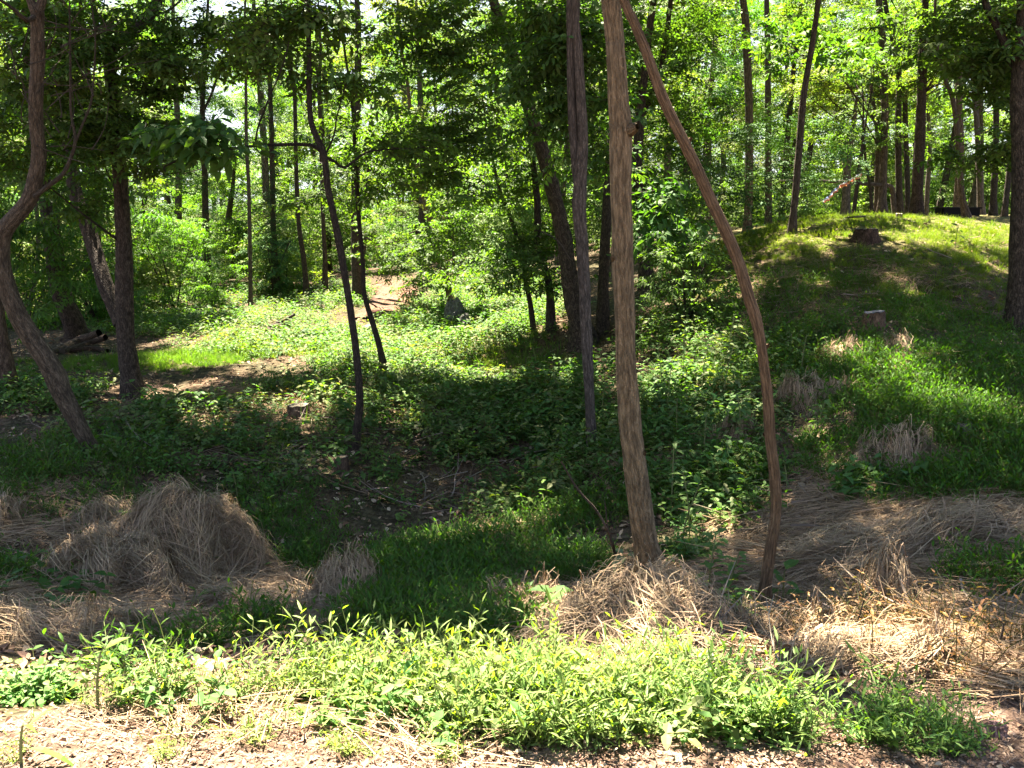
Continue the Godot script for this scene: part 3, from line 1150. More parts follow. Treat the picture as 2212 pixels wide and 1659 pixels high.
	t = tree("tree", "crooked light grey tree with bare twigs bending out and back over the bank", "bark_gray", 0, 7.6, [[202, 988, 30], [186, 950, 29], [168, 915, 32], [135, 848, 38], [122, 815, 41], [108, 790, 38], [64, 722, 36], [30, 660, 34], [8, 590, 32], [2, 540, 32], [8, 500, 33], [30, 470, 33], [56, 440, 31], [74, 400, 30], [84, 337, 28], [80, 286, 26], [77, 236, 25], [82, 135, 25], [80, 60, 23], [80, 20, 22]], 0.0, "", Color(0.85, 0.83, 0.74), 1.15)
	limb(t, [[80, 32, 18, 7.6], [66, 0, 16, 7.6], [50, -80, 13, 7.6], [30, -260, 9, 7.5]])
	limb(t, [[80, 30, 18, 7.6], [92, 0, 16, 7.6], [104, -90, 13, 7.5], [120, -260, 8, 7.4]])
	limb(t, [[76, 425, 11, 7.9], [100, 405, 9, 7.85], [135, 377, 8, 7.8], [155, 335, 7, 7.8], [163, 300, 6, 7.8], [153, 236, 5, 7.8], [152, 128, 4, 7.8], [150, 0, 2.5, 7.8]])
	limb(t, [[160, 315, 5, 7.8], [178, 270, 4.5, 7.8], [197, 219, 4, 7.8], [204, 140, 3.5, 7.8], [206, 84, 3, 7.8], [200, 20, 2, 7.8]])
	limb(t, [[78, 32, 10, 7.6], [58, 44, 9, 7.5], [30, 20, 7, 7.4], [0, 0, 5, 7.3]])
	for k in 46:
		var sx := rf(30, 240)
		var sy := rf(0, 330)
		var a := rf(-2.6, 0.4)
		var l := rf(50, 150)
		var d := rf(7.2, 7.9)
		limb(t, [[sx, sy, rf(2.0, 3.2), d], [sx + cos(a) * l * 0.5 + rf(-10, 10), sy + sin(a) * l * 0.5, 1.8, d + rf(-0.1, 0.1)], [sx + cos(a) * l + rf(-20, 20), sy + sin(a) * l + rf(-12, 12), 1.0, d + rf(-0.2, 0.2)]], "twig")
	t.limbs = 8
	t = tree("tree", "brown trunk cut by the picture edge beside the crooked grey tree", "bark_gray", 0, 0, [[18, 848, 30], [8, 760, 27], [-4, 690, 26], [-20, 560, 26], [-40, 300, 24], [-50, 0, 22]], 4.0, "", Color(0.8, 0.7, 0.6))
	t.limbs = 8
	t = tree("tree", "thick blackish leaning trunk behind the stacked logs", "bark_dark", 0, 0, [[168, 738, 46], [165, 714, 42], [146, 665, 38], [128, 619, 38], [118, 552, 37], [108, 470, 34], [94, 400, 30], [78, 300, 28], [66, 150, 25], [60, 0, 22]], 4.0, "", Color(0.75, 0.7, 0.68))
	t.limbs = 14
	t = tree("tree", "thin pale stem rising in front of the blackish leaning trunk", "bark_gray", 0, 0, [[58, 700, 9], [66, 650, 9], [80, 580, 8], [82, 500, 8], [74, 400, 6], [60, 300, 5]], 1.5)
	# beyond the gully
	t = tree("tree", "far trunk wrapped in dark ivy beyond the lit clearing", "bark_dark", 0, 0, [[450, 652, 15], [447, 560, 15], [443, 430, 13], [441, 330, 12], [437, 250, 11], [440, 160, 9], [444, 80, 7]], 2.5)
	ivy(t, 22, 0.0, 0.72)
	limb(t, [[438, 215, 6, 24.0], [425, 160, 5, 24.0], [405, 125, 4, 24.0]])
	limb(t, [[440, 240, 5, 24.0], [462, 190, 5, 24.0], [472, 150, 3, 24.0]])
	t = tree("tree", "straight thin pole of a tree between ivy trunk and path", "bark_gray", 0, 0, [[541, 662, 9], [541, 600, 8], [539, 472, 8], [537, 400, 8], [532, 300, 7], [531, 162, 6], [528, 60, 5]], 2.0)
	t = tree("tree", "vine hung trunk in the sunny undergrowth before the path", "bark_dark", 0, 0, [[598, 640, 13], [595, 580, 13], [590, 480, 12], [588, 360, 11], [584, 200, 9], [580, 60, 7]], 3.0)
	ivy(t, 12, 0.1, 0.6)
	t = tree("tree", "dark slim trunk standing with dead twigs before the path", "bark_dark", 0, 0, [[662, 648, 12], [660, 600, 11], [655, 552, 11], [645, 480, 10], [640, 380, 9], [636, 200, 8]], 3.0)
	t = tree("tree", "dim thin trunk next to the dark slim one near the path", "bark_gray", 0, 0, [[702, 632, 11], [702, 560, 10], [698, 470, 9], [694, 340, 8], [690, 180, 7]], 3.0, "", Color(0.7, 0.65, 0.6))
	t = tree("tree", "brown trunk leaning over the grey boulder", "bark_brown", 0, 0, [[976, 668, 17], [970, 630, 16], [958, 585, 15], [946, 545, 15], [930, 480, 13], [910, 400, 11], [892, 300, 9], [880, 180, 7]], 3.0, "", Color(1.0, 0.95, 0.9))
	t = tree("tree", "pole thin sapling first of a pair behind the grey boulder", "bark_dark", 0, 0, [[966, 612, 6], [966, 560, 6], [968, 470, 5], [966, 360, 4]], 2.0)
	t = tree("tree", "pole thin sapling second of a pair behind the grey boulder", "bark_dark", 0, 0, [[982, 614, 6], [980, 560, 6], [978, 470, 5], [980, 360, 4]], 2.0)

func ivy(t: Dictionary, n: int, f0: float, f1: float) -> void:
	var xs := []
	var cs := []
	var ln: Array = t.line
	for k in n * 14:
		var f := rf(f0, f1) * (ln.size() - 1)
		var i := int(f)
		var p: Vector3 = ln[i].lerp(ln[mini(i + 1, ln.size() - 1)], f - i)
		var r: float = t.rad[i] + rf(0.0, 0.28) * (1.0 - f / ln.size())
		var a := rf(0, TAU)
		xs.append(Transform3D((Basis(Vector3.UP, rf(0, TAU)) * Basis(Vector3.BACK, rf(-1.2, 0.2))).scaled(Vector3.ONE * rf(0.35, 0.6)), p + Vector3(cos(a) * r, 0, sin(a) * r)))
		cs.append(Color(0.9, 1.0, 0.9) * rf(0.6, 1.1))
	multi(t.node, "ivy", spray_kinds.holly[0], xs, cs)

func build_crest_trees() -> void:
	var t: Dictionary
	t = tree("tree", "tall straight grey trunk among the dark holly leaves on the crest", "bark_gray", 21.0, 0, [[1616, 462, 18], [1618, 404, 17], [1618, 236, 17], [1611, 67, 16], [1605, 0, 14]], 4.0, "", Color(0.85, 0.8, 0.75))
	t = tree("tree", "grey trunk leaning on the crest with its foot at the shadow edge", "bark_gray", 0, 0, [[1711, 504, 16], [1714, 460, 15], [1718, 421, 15], [1728, 303, 14], [1736, 209, 14], [1756, 84, 12], [1767, 0, 10]], 4.0, "", Color(0.8, 0.75, 0.7))
	t.limbs = 10
	t = tree("tree", "dim grey trunk behind the leaning crest tree and holly", "bark_gray", 27.0, 0, [[1661, 462, 15], [1660, 360, 14], [1659, 240, 13], [1658, 90, 12], [1656, 0, 10]], 3.0, "", Color(0.7, 0.66, 0.62))
	t = tree("tree", "grey brown trunk with a flared foot behind the sawn crest stump", "bark_gray", 22.0, 0, [[1905, 462, 21], [1906, 430, 17], [1908, 380, 15], [1910, 303, 14], [1911, 202, 13], [1908, 101, 13], [1898, 0, 12]], 4.0, "", Color(0.9, 0.85, 0.8))
	limb(t, [[1893, 462, 13, 22.3], [1895, 400, 11, 22.3], [1896, 330, 10, 22.3], [1892, 260, 8, 22.3], [1880, 180, 6, 22.3]])
	t.limbs = 10
	t = tree("tree", "dark curving trunk next to the flared grey brown one", "bark_dark", 22.5, 0, [[1943, 462, 15], [1942, 400, 13], [1940, 270, 12], [1942, 162, 11], [1928, 84, 10], [1911, 0, 9]], 4.0)
	t.limbs = 8
	t = tree("tree", "black straight trunk, darkest on the crest", "bark_dark", 20.0, 0, [[1979, 470, 26], [1981, 420, 23], [1987, 303, 20], [1992, 168, 18], [1996, 60, 16], [1998, 0, 14]], 4.0, "", Color(0.7, 0.62, 0.6))
	limb(t, [[1992, 205, 6, 20.0], [2010, 190, 4, 19.9], [2035, 180, 2.5, 19.8]], "twig")
	t.limbs = 12
	t = tree("tree", "slim bowed trunk leaning in front of the black box", "bark_gray", 18.6, 0, [[2088, 474, 15], [2082, 440, 12], [2076, 404, 11], [2070, 303, 10], [2058, 215, 9], [2045, 180, 8], [2030, 135, 7], [2020, 60, 6]], 3.0, "", Color(0.75, 0.68, 0.62))
	t = tree("tree", "brown trunk rising just behind the black box", "bark_gray", 24.0, 0, [[2069, 466, 18], [2070, 420, 16], [2074, 340, 15], [2072, 240, 13], [2068, 100, 11]], 4.0, "", Color(0.9, 0.8, 0.72))
	t = tree("tree", "mossy trunk leaning away past the end of the black box", "bark_gray", 24.5, 0, [[2098, 466, 15], [2104, 420, 14], [2112, 380, 13], [2118, 300, 12], [2114, 180, 10]], 4.0, "", Color(0.62, 0.68, 0.45))
	t = tree("tree", "pale grey trunk touching the end of the black box", "bark_gray", 22.0, 0, [[2120, 470, 14], [2118, 430, 13], [2117, 380, 12], [2112, 300, 11], [2104, 180, 9]], 4.0)
	t = tree("tree", "dark trunk between the box and the thick edge trunk", "bark_dark", 21.0, 0, [[2144, 476, 13], [2146, 430, 12], [2149, 375, 12], [2152, 260, 11], [2150, 120, 9]], 4.0)
	t.limbs = 8
	t = tree("tree", "dark trunk leaning towards the thick edge trunk", "bark_dark", 20.5, 0, [[2168, 480, 11], [2172, 440, 11], [2178, 390, 11], [2186, 300, 10], [2190, 180, 8]], 3.5)
	t = tree("tree", "pale thin trunk far behind the black straight one", "bark_gray", 30.0, 0, [[2000, 470, 10], [2004, 400, 9], [2008, 320, 8], [2002, 200, 7]], 4.0)
	t = tree("tree", "thick rough trunk at the picture edge on the grassy slope", "bark_dark", 0, 0, [[2198, 716, 44], [2200, 640, 40], [2204, 552, 38], [2206, 440, 37], [2206, 330, 35], [2204, 200, 33], [2212, 90, 30], [2218, 0, 28]], 5.0, "", Color(1.15, 1.0, 0.95))
	limb(t, [[2206, 215, 18, 11.0], [2196, 160, 16, 11.0], [2174, 101, 14, 11.0], [2150, 50, 13, 11.0], [2127, 0, 12, 11.0], [2110, -100, 9, 11.0]])
	t.limbs = 22
	t = tree("tree", "thin pole pair leaning beside the bright hanging streamer", "bark_dark", 21.0, 0, [[1842, 462, 5], [1850, 400, 5], [1858, 340, 5], [1866, 290, 4], [1874, 240, 3]], 1.5)
	limb(t, [[1846, 462, 4, 21.1], [1854, 400, 4, 21.1], [1862, 340, 4, 21.1], [1862, 290, 3, 21.1]])
	t = tree("tree", "thin bowed stem beside the flared grey brown trunk", "bark_dark", 21.5, 0, [[1884, 460, 7], [1880, 410, 6], [1872, 360, 5], [1866, 310, 5]], 1.5)
	# a broken trunk lying across the stems
	var o := thing("fallen_trunk", "broken pale trunk hung level across stems on the crest", "fallen tree", P(1930, 460, 22.5))
	var mb := MB.new()
	var f: Vector3 = o.position
	tube(mb, [P(1934, 466, 22.5) - f, P(1930, 430, 22.5) - f, P(1926, 404, 22.4) - f, P(1905, 400, 22.0) - f, P(1860, 396, 21.7) - f, P(1790, 392, 21.5) - f, P(1730, 390, 21.4) - f, P(1682, 391, 21.3) - f], [0.07, 0.065, 0.05, 0.045, 0.04, 0.035, 0.03, 0.015], 8, 0.2, 0.25, Color(1.3, 1.2, 1.1), 4.0)
	part(o, "trunk", mb.mesh(mats.bark_gray))

func build_far_trees() -> void:
	var spots := []
	var tries := 0
	while spots.size() < 150 and tries < 6000:
		tries += 1
		var d := 19.0 + 52.0 * pow(rng.randf(), 0.75)
		var x := rf(-1, 1) * (d * 0.56 + 1.0)
		var p := pix(Vector3(x, H(x, -d), -d))
		if d < 30.0 and p.x > 430 and p.x < 1150: continue
		if d < 56.0 and p.x > 795 and p.x < 895: continue
		if d < 25.0 and p.x > 1400: continue
		if d < 30.0 and p.x > 250: if p.x < 480: continue
		var ok := true
		for s in spots:
			if Vector2(s.x - x, s.z + d).length() < 2.0 + 0.03 * d: ok = false; break
		if ok: spots.append(Vector3(x, 0, -d))
	spots.sort_custom(func(a, b): return a.z > b.z)
	for s in spots:
		far_tree(s.x, s.z)

var rows := {}
func behind(px: float, what: String) -> String:
	var marks := [[40, "the crooked grey tree"], [160, "the blackish leaning trunk"], [270, "the furrowed double trunk"], [440, "the ivy wrapped trunk"], [541, "the straight thin pole tree"], [600, "the vine hung trunk"], [690, "the wavy gully tree"], [775, "the double trunk by the path"], [860, "the dirt path"], [950, "the trunk leaning over the boulder"], [1060, "the thin leaning sapling"], [1170, "the slim trunk on the bank"], [1230, "the tall curved tree"], [1340, "the brown barked tree"], [1430, "the forking tree"], [1530, "the bent brown tree"], [1620, "the tall straight crest trunk"], [1720, "the leaning crest trunk"], [1830, "the bright streamer"], [1905, "the flared crest trunk"], [1982, "the black straight trunk"], [2075, "the black box"], [2200, "the thick edge trunk"]]
	var best = marks[0]
	for m in marks:
		if absf(m[0] - px) < absf(best[0] - px): best = m
	var k: String = what + best[1]
	var n: int = rows.get(k, 0)
	rows[k] = n + 1
	return ["nearest behind ", "second in line behind ", "third in line behind ", "fourth in line behind ", "fifth in line behind ", "sixth in line behind ", "seventh in line behind ", "eighth in line behind ", "far off behind ", "very far behind ", "deep in the wood behind ", "last seen behind ", "dimly seen behind ", "faintly seen behind ", "smallest seen behind ", "hardly seen behind "][mini(n, 15)] + best[1]

func far_tree(x: float, z: float) -> void:
	var d := -z
	var foot := Vector3(x, H(x, z), z)
	var p := pix(foot)
	var h := rf(3.8, 6.2) + d * 0.14 + maxf(0.0, d - 42.0) * 0.12
	var gap := 0.0
	if p.x > 425 and p.x < 515: gap = 275.0
	elif p.x > 780 and p.x < 880: gap = 70.0
	elif p.x > 1555 and p.x < 1650: gap = 120.0
	elif p.x > 1760 and p.x < 1860: gap = 130.0
	elif p.x > 2110 and p.x < 2165: gap = 250.0
	if gap > 0.0:
		h = minf(h, P(p.x, gap, d).y - foot.y - 0.6)
	var dark := rng.randf() < 0.55
	var kind := "bright" if rng.randf() < 0.45 else "far"
	var o := thing("tree", "%s leafed tree with %s bark, %s" % ["pale" if kind == "bright" else "green", "dark" if dark else "grey", behind(p.x, "tree")], "tree", foot, "woodland trees beyond the gully")
	var r := rf(0.05, 0.11) + d * 0.001
	var lean := Vector3(rf(-0.1, 0.1), 0, rf(-0.1, 0.1))
	var line := [Vector3(0, -0.3, 0), Vector3(0, 0.4, 0), Vector3(0, h * 0.4, 0) + lean * h * 0.4 + Vector3(rf(-0.2, 0.2), 0, 0), Vector3(0, h * 0.75, 0) + lean * h * 0.7, Vector3(0, h, 0) + lean * h]
	var rad := [r * 1.4, r, r * 0.8, r * 0.5, 0.015]
	var mb := MB.new()
	tube(mb, line, rad, 7, 0.5, 0.12, Color.WHITE, x)
	part(o, "trunk", mb.mesh(mats.bark_dark if dark else mats.bark_gray))
	var t := {"node": o, "foot": foot, "bark": "bark_dark", "col": Color.WHITE, "clumps": [], "line": line, "rad": rad}
	var base := rf(0.5, 1.6)
	if p.x > 1400 and d < 42.0: base = rf(2.4, 3.8)
	var n := int(h * 1.7)
	var spread := rf(1.5, 2.3) + maxf(0.0, d - 25.0) * 0.03
	var tone := Color(rf(0.8, 1.15), rf(0.85, 1.1), rf(0.8, 1.2))
	for k in n:
		var f := (k + rng.randf()) / n
		var y := lerpf(base, h * 1.02, f)
		var w := spread * (sin(PI * clampf(f * 0.85 + 0.12, 0.0, 1.0)) * 0.85 + 0.15)
		var a := k * 2.4 + rf(-0.5, 0.5)
		var c := foot + lean * y + Vector3(cos(a) * w * rf(0.3, 1.0), y, sin(a) * w * rf(0.3, 1.0))
		var br := rf(0.45, 0.95)
		for q in int(6 + 7 * br):
			t.clumps.append([c + Vector3(rng.randfn() * br * 0.6, rng.randfn() * br * 0.26, rng.randfn() * br * 0.6), kind, tone, rf(0.7, 1.15)])
	t.limbs = 12
	trees.append(t)

# leaves in view on the nearer trees, and the leaf roof above the picture that shades the gully
func build_canopy() -> void:
	var by := {}
	for t in trees:
		by[str(t.node.get_meta("label"))] = t
	var keys := by.keys()
	var T := func(s: String) -> Dictionary:
		for k in keys:
			if k.begins_with(s): return by[k]
		return {}
	var wavy: Dictionary = T.call("slender wavy")
	var curved: Dictionary = T.call("tall dark tree")
	var stout: Dictionary = T.call("stout dark furrowed")
	var grey: Dictionary = T.call("smooth grey")
	var fork: Dictionary = T.call("dark forking")
	var crook: Dictionary = T.call("crooked")
	var black: Dictionary = T.call("thick blackish")
	var lit: Dictionary = T.call("dark leaning trunk standing")
	var dbl: Dictionary = T.call("stout dark double")
	var bank: Dictionary = T.call("slim dark trunk on")
	var sap: Dictionary = T.call("thin sapling")
	var bould: Dictionary = T.call("brown trunk leaning over")
	var lean: Dictionary = T.call("grey trunk leaning")
	var edge: Dictionary = T.call("thick rough")
	var flared: Dictionary = T.call("grey brown trunk")
	var dcurve: Dictionary = T.call("dark curving")
	var blk: Dictionary = T.call("black straight")
	var hid: Dictionary = T.call("straight dark trunk half")
	# near side, dark overhanging leaves
	for b in [[60, 60, 9.5, 0.7, 24], [170, 100, 10.5, 0.8, 32], [290, 110, 10.8, 0.7, 28], [140, 250, 10.8, 0.7, 26], [40, 330, 10.6, 0.6, 20], [230, 280, 11.0, 0.6, 20], [330, 200, 10.6, 0.4, 16], [300, 320, 10.4, 0.5, 22], [400, 60, 11.0, 0.5, 12], [150, 400, 11.6, 0.5, 14], [60, 180, 9.8, 0.6, 20], [340, 140, 10.0, 0.35, 12]]:
		blob(stout, b[0], b[1], b[2], b[3], b[4], "mid", 0.55, Color(0.8, 0.85, 0.85))
	for b in [[30, 470, 14.0, 0.9, 24], [110, 520, 15.0, 0.9, 20], [200, 420, 15.0, 0.9, 22], [60, 600, 14.5, 0.8, 20], [180, 560, 14.5, 0.7, 14], [20, 250, 13.5, 1.0, 26], [120, 330, 14.0, 0.9, 22]]:
		blob(black, b[0], b[1], b[2], b[3], b[4], "lance", 0.6, Color(0.9, 0.95, 0.9))
	for b in [[450, 300, 8.6, 0.34, 6], [390, 290, 8.7, 0.34, 5], [425, 335, 8.5, 0.25, 3]]:
		blob(wavy, b[0], b[1], b[2], b[3], b[4], "big", 0.35, Color(0.9, 0.95, 0.9))
	for b in [[560, 60, 9.4, 0.45, 10], [600, 130, 9.3, 0.35, 7], [740, 170, 9.6, 0.35, 7], [640, 30, 9.6, 0.4, 9], [720, 60, 9.8, 0.4, 9], [860, 310, 10.4, 0.4, 7], [500, 110, 10.2, 0.4, 9]]:
		blob(wavy, b[0], b[1], b[2], b[3], b[4], "mid", 0.4)
	# layered boughs in the middle
	for b in [[940, 70, 12.6, 0.7, 26], [880, 110, 12.8, 0.6, 18], [1010, 60, 12.6, 0.6, 18], [960, 150, 12.5, 0.6, 16], [1040, 150, 12.7, 0.5, 14], [900, 260, 12.4, 0.6, 18], [980, 290, 12.6, 0.5, 13], [1050, 280, 12.8, 0.5, 12], [850, 330, 12.4, 0.5, 14], [930, 370, 12.5, 0.5, 14], [1000, 400, 12.8, 0.45, 10]]:
		blob(curved, b[0], b[1], b[2], b[3] * 1.15, b[4], "mid", 0.55)
	for b in [[1220, 60, 9.8, 0.5, 22], [1200, 150, 10.0, 0.5, 20], [1270, 110, 9.6, 0.45, 18], [1210, 260, 10.2, 0.45, 14], [1280, 220, 10.0, 0.4, 12], [1180, 30, 10.2, 0.5, 18], [1290, 340, 10.4, 0.35, 8]]:
		blob(grey, b[0], b[1], b[2], b[3], b[4], "mid", 0.7, Color(0.8, 0.9, 0.95))
	for b in [[1080, 580, 14.4, 0.6, 18], [1130, 560, 14.6, 0.5, 13], [1040, 610, 14.2, 0.4, 9], [1170, 600, 14.8, 0.5, 12], [1110, 520, 15.0, 0.5, 10]]:
		blob(sap, b[0], b[1], b[2], b[3], b[4], "mid", 0.35)
	for b in [[1160, 430, 15.2, 0.8, 22], [1100, 400, 15.5, 0.8, 20], [1130, 330, 15.2, 0.7, 18], [1190, 500, 15.0, 0.6, 14]]:
		blob(bank, b[0], b[1], b[2], b[3], b[4], "mid", 0.4)
	for b in [[870, 560, 19.5, 0.6, 13], [880, 620, 19.0, 0.4, 8], [905, 590, 19.0, 0.5, 9], [840, 530, 20.0, 0.7, 13], [800, 500, 20.0, 0.8, 15], [920, 520, 19.0, 0.7, 14]]:
		blob(dbl, b[0], b[1], b[2], b[3], b[4], "mid", 0.6)
	for b in [[760, 330, 13.4, 0.7, 14], [800, 400, 13.0, 0.6, 12], [720, 430, 13.6, 0.6, 10], [830, 260, 13.4, 0.7, 14]]:
		blob(lit, b[0], b[1], b[2], b[3], b[4], "mid", 0.4)
	for b in [[980, 440, 18.2, 0.8, 16], [920, 360, 18.5, 0.9, 18], [960, 500, 18.2, 0.7, 12], [1010, 530, 18.0, 0.6, 10]]:
		blob(bould, b[0], b[1], b[2], b[3], b[4], "mid", 0.4, Color(1.1, 1.1, 1.0))
	for b in [[1390, 200, 16.4, 0.9, 26], [1440, 120, 16.4, 0.9, 26], [1480, 250, 16.6, 0.9, 24], [1400, 420, 16.0, 0.7, 18], [1450, 350, 16.6, 0.8, 18], [1420, 30, 16.2, 0.9, 24], [1500, 60, 17.0, 0.9, 20]]:
		blob(fork, b[0], b[1], b[2], b[3], b[4], "mid", 0.5, Color(0.85, 0.9, 0.85))
	for b in [[1420, 470, 13.0, 0.5, 11], [1400, 540, 13.0, 0.45, 9], [1460, 500, 13.2, 0.4, 8], [1440, 430, 13.2, 0.4, 8]]:
		blob(hid, b[0], b[1], b[2], b[3], b[4], "big", 0.6, Color(0.95, 1.0, 0.95))
	# crest: dark holly about the leaning trunk, leaves along the top
	for b in [[1730, 300, 16.8, 0.9, 16], [1690, 380, 17.0, 0.8, 13], [1640, 420, 17.4, 0.8, 13], [1770, 370, 17.0, 0.7, 11], [1800, 320, 17.4, 0.6, 8], [1580, 440, 17.2, 0.8, 12], [1540, 400, 17.4, 0.7, 10], [1680, 250, 17.2, 0.8, 11], [1620, 330, 17.6, 0.8, 10]]:
		blob(lean, b[0], b[1], b[2], b[3], b[4], "holly", 0.7, Color(1.3, 1.35, 1.2))
	for b in [[1760, 70, 16.8, 0.8, 18], [1720, 120, 16.8, 0.7, 14], [1830, 90, 17.4, 0.7, 12]]:
		blob(lean, b[0], b[1], b[2], b[3], b[4], "big", 0.5, Color(1.2, 1.15, 1.0))
	for b in [[1880, 60, 22.0, 1.2, 22], [1850, 150, 22.0, 1.0, 16], [1890, 300, 21.8, 0.8, 14], [1860, 260, 22.0, 0.8, 12]]:
		blob(flared, b[0], b[1], b[2], b[3], b[4], "mid", 0.5)
	for b in [[1960, 40, 22.0, 1.2, 24], [1990, 110, 22.0, 1.0, 18], [1950, 290, 22.0, 0.8, 14]]:
		blob(dcurve, b[0], b[1], b[2], b[3], b[4], "mid", 0.5)
	for b in [[2030, 60, 20.0, 1.1, 24], [2080, 120, 20.0, 1.0, 20], [2020, 140, 20.0, 0.9, 16], [2090, 40, 20.0, 1.0, 20]]:
		blob(blk, b[0], b[1], b[2], b[3], b[4], "mid", 0.5)
	for b in [[2150, 60, 11.4, 0.7, 26], [2190, 130, 11.4, 0.6, 20], [2110, 130, 11.6, 0.5, 13], [2170, 220, 11.6, 0.5, 13], [2130, 340, 12.0, 0.5, 13], [2190, 320, 12.0, 0.5, 12], [2080, 60, 11.8, 0.5, 13]]:
		blob(edge, b[0], b[1], b[2], b[3], b[4], "mid", 0.45, Color(0.95, 0.95, 0.9))
	# the leaf roof
	var lit_spots := [[850, 770, 330, 2.6], [930, 850, 150, 1.0], [640, 740, 260, 2.2], [450, 770, 120, 0.7], [1080, 690, 150, 1.8], [1170, 850, 60, 0.5], [900, 690, 260, 2.6],
		[1500, 850, 70, 0.5], [1540, 620, 90, 1.0], [1480, 690, 60, 0.5], [1860, 468, 440, 3.3], [1640, 490, 190, 1.9], [1880, 495, 300, 1.0], [2120, 500, 110, 1.3], [2180, 590, 30, 0.4], [1030, 1165, 60, 0.12], [1260, 1200, 40, 0.1], [650, 885, 60, 0.3],
		[400, 835, 50, 0.3], [250, 860, 40, 0.3], [430, 920, 60, 0.3], [2010, 850, 70, 0.25], [2100, 905, 60, 0.22], [1900, 790, 30, 0.15], [380, 640, 150, 1.3], [1470, 800, 70, 0.3], [1480, 1150, 40, 0.2], [1290, 790, 40, 0.25], [1880, 1425, 180, 0.1], [1720, 1600, 120, 0.12], [2130, 1400, 50, 0.06], [1530, 940, 50, 0.3], [1385, 960, 35, 0.2], [1280, 1340, 60, 0.28], [870, 905, 60, 0.2], [1310, 840, 40, 0.25], [600, 770, 200, 0.9], [1560, 740, 50, 0.35], [1480, 960, 40, 0.2]]
	var spots := []
	for s in lit_spots:
		var g := G(s[0], s[1])
		spots.append([g.x, g.z, s[2] * g.distance_to(EYE) / F, s[3]])
	var roof := [T.call("brown barked"), T.call("thin bent"), grey, curved, hid, fork, wavy, lit, stout, crook, black, edge, T.call("slim dark trunk on"), lean, T.call("brown trunk cut")]
	var step := 0.4
	var z := -2.3
	while z > -19.5:
		var x := -1.0 * (0.58 * -z + 1.5)
		while x < 0.58 * -z + 3.2:
			var gx := x + rf(-0.2, 0.2)
			var gz := z + rf(-0.2, 0.2)
			x += step
			var open := false
			for s in spots:
				var e: Vector2 = Vector2((gx - s[0]) / (s[2] + 0.22), (gz - s[1]) / (s[3] + 0.22))
				if e.length() < 1.0 + (0.3 if s[3] < 1.5 else 0.12) * noise.get_noise_2d(gx * 140.0, gz * 140.0): open = true; break
			if open: continue
			if gz > -3.85 + 0.3 * noise.get_noise_1d(gx * 200.0) and gx < 1.0 + 0.5 * noise.get_noise_1d(gz * 300.0): continue
			if gz < -13.2 and gx < 1.2 and gx > -5.5: continue
			var g := Vector3(gx, H(gx, gz), gz)
			var right: bool = gx > 1.0 + 0.12 * -gz and gz > -9.0
			var many := 4
			for k in many:
				var hgt := rf(6.0, 9.5)
				var q := g + sun_dir * (hgt / sun_dir.y)
				var tries := 0
				while tries < 8:
					var pp := pix(q)
					if pp.y < -110.0 or pp.x < -80.0 or pp.x > 2300.0: break
					q += sun_dir * 0.8
					tries += 1
				q += Vector3(rng.randfn(), rng.randfn(), rng.randfn()) * 0.12
				var best: Dictionary = roof[0]
				var bd := 1e9
				for t in roof:
					var tb: Vector3 = t.foot + t.line[t.line.size() - 1]
					var dd := Vector2(tb.x - q.x, tb.z - q.z).length()
					if dd < bd: bd = dd; best = t
				best.clumps.append([q, "mid", Color(1, 1, 1), rf(1.0, 1.45)])
		z -= step

func shrub(label: String, px: float, py: float, r: float, h: float, n: int, kind: String, col: Color, group := "") -> void:
	var at := G(px, py)
	var o := thing("shrub", label, "shrub", at, group)
	var mb := MB.new()
	for k in 5:
		var a := rf(0, TAU)
		var e := Vector3(cos(a) * r * 0.6, h * rf(0.6, 0.95), sin(a) * r * 0.6)
		tube(mb, [Vector3(0, -0.1, 0), e * 0.5 + Vector3(0, h * 0.1, 0), e], [0.02, 0.014, 0.004], 5, 0.3, 0.1)
	part(o, "stem", mb.mesh(mats.bark_dark))
	var xs := []
	var cs := []
	for k in n:
		var a := rf(0, TAU)
		var f := pow(rng.randf(), 0.45)
		var u := rng.randf()
		var p := Vector3(cos(a) * r * f * sqrt(1.0 - 0.75 * u * u), h * (0.08 + 0.92 * u) * (0.75 + 0.25 * f), sin(a) * r * f * sqrt(1.0 - 0.75 * u * u))
		xs.append(clump_xform(p, rf(0.55, 0.95), Vector3(0, h * 0.3, 0)))
		var s := rf(0.8, 1.2)
		cs.append(Color(col.r * s, col.g * s, col.b * s))
	multi(o, "foliage", spray_kinds[kind][rng.randi() % 4], xs, cs)

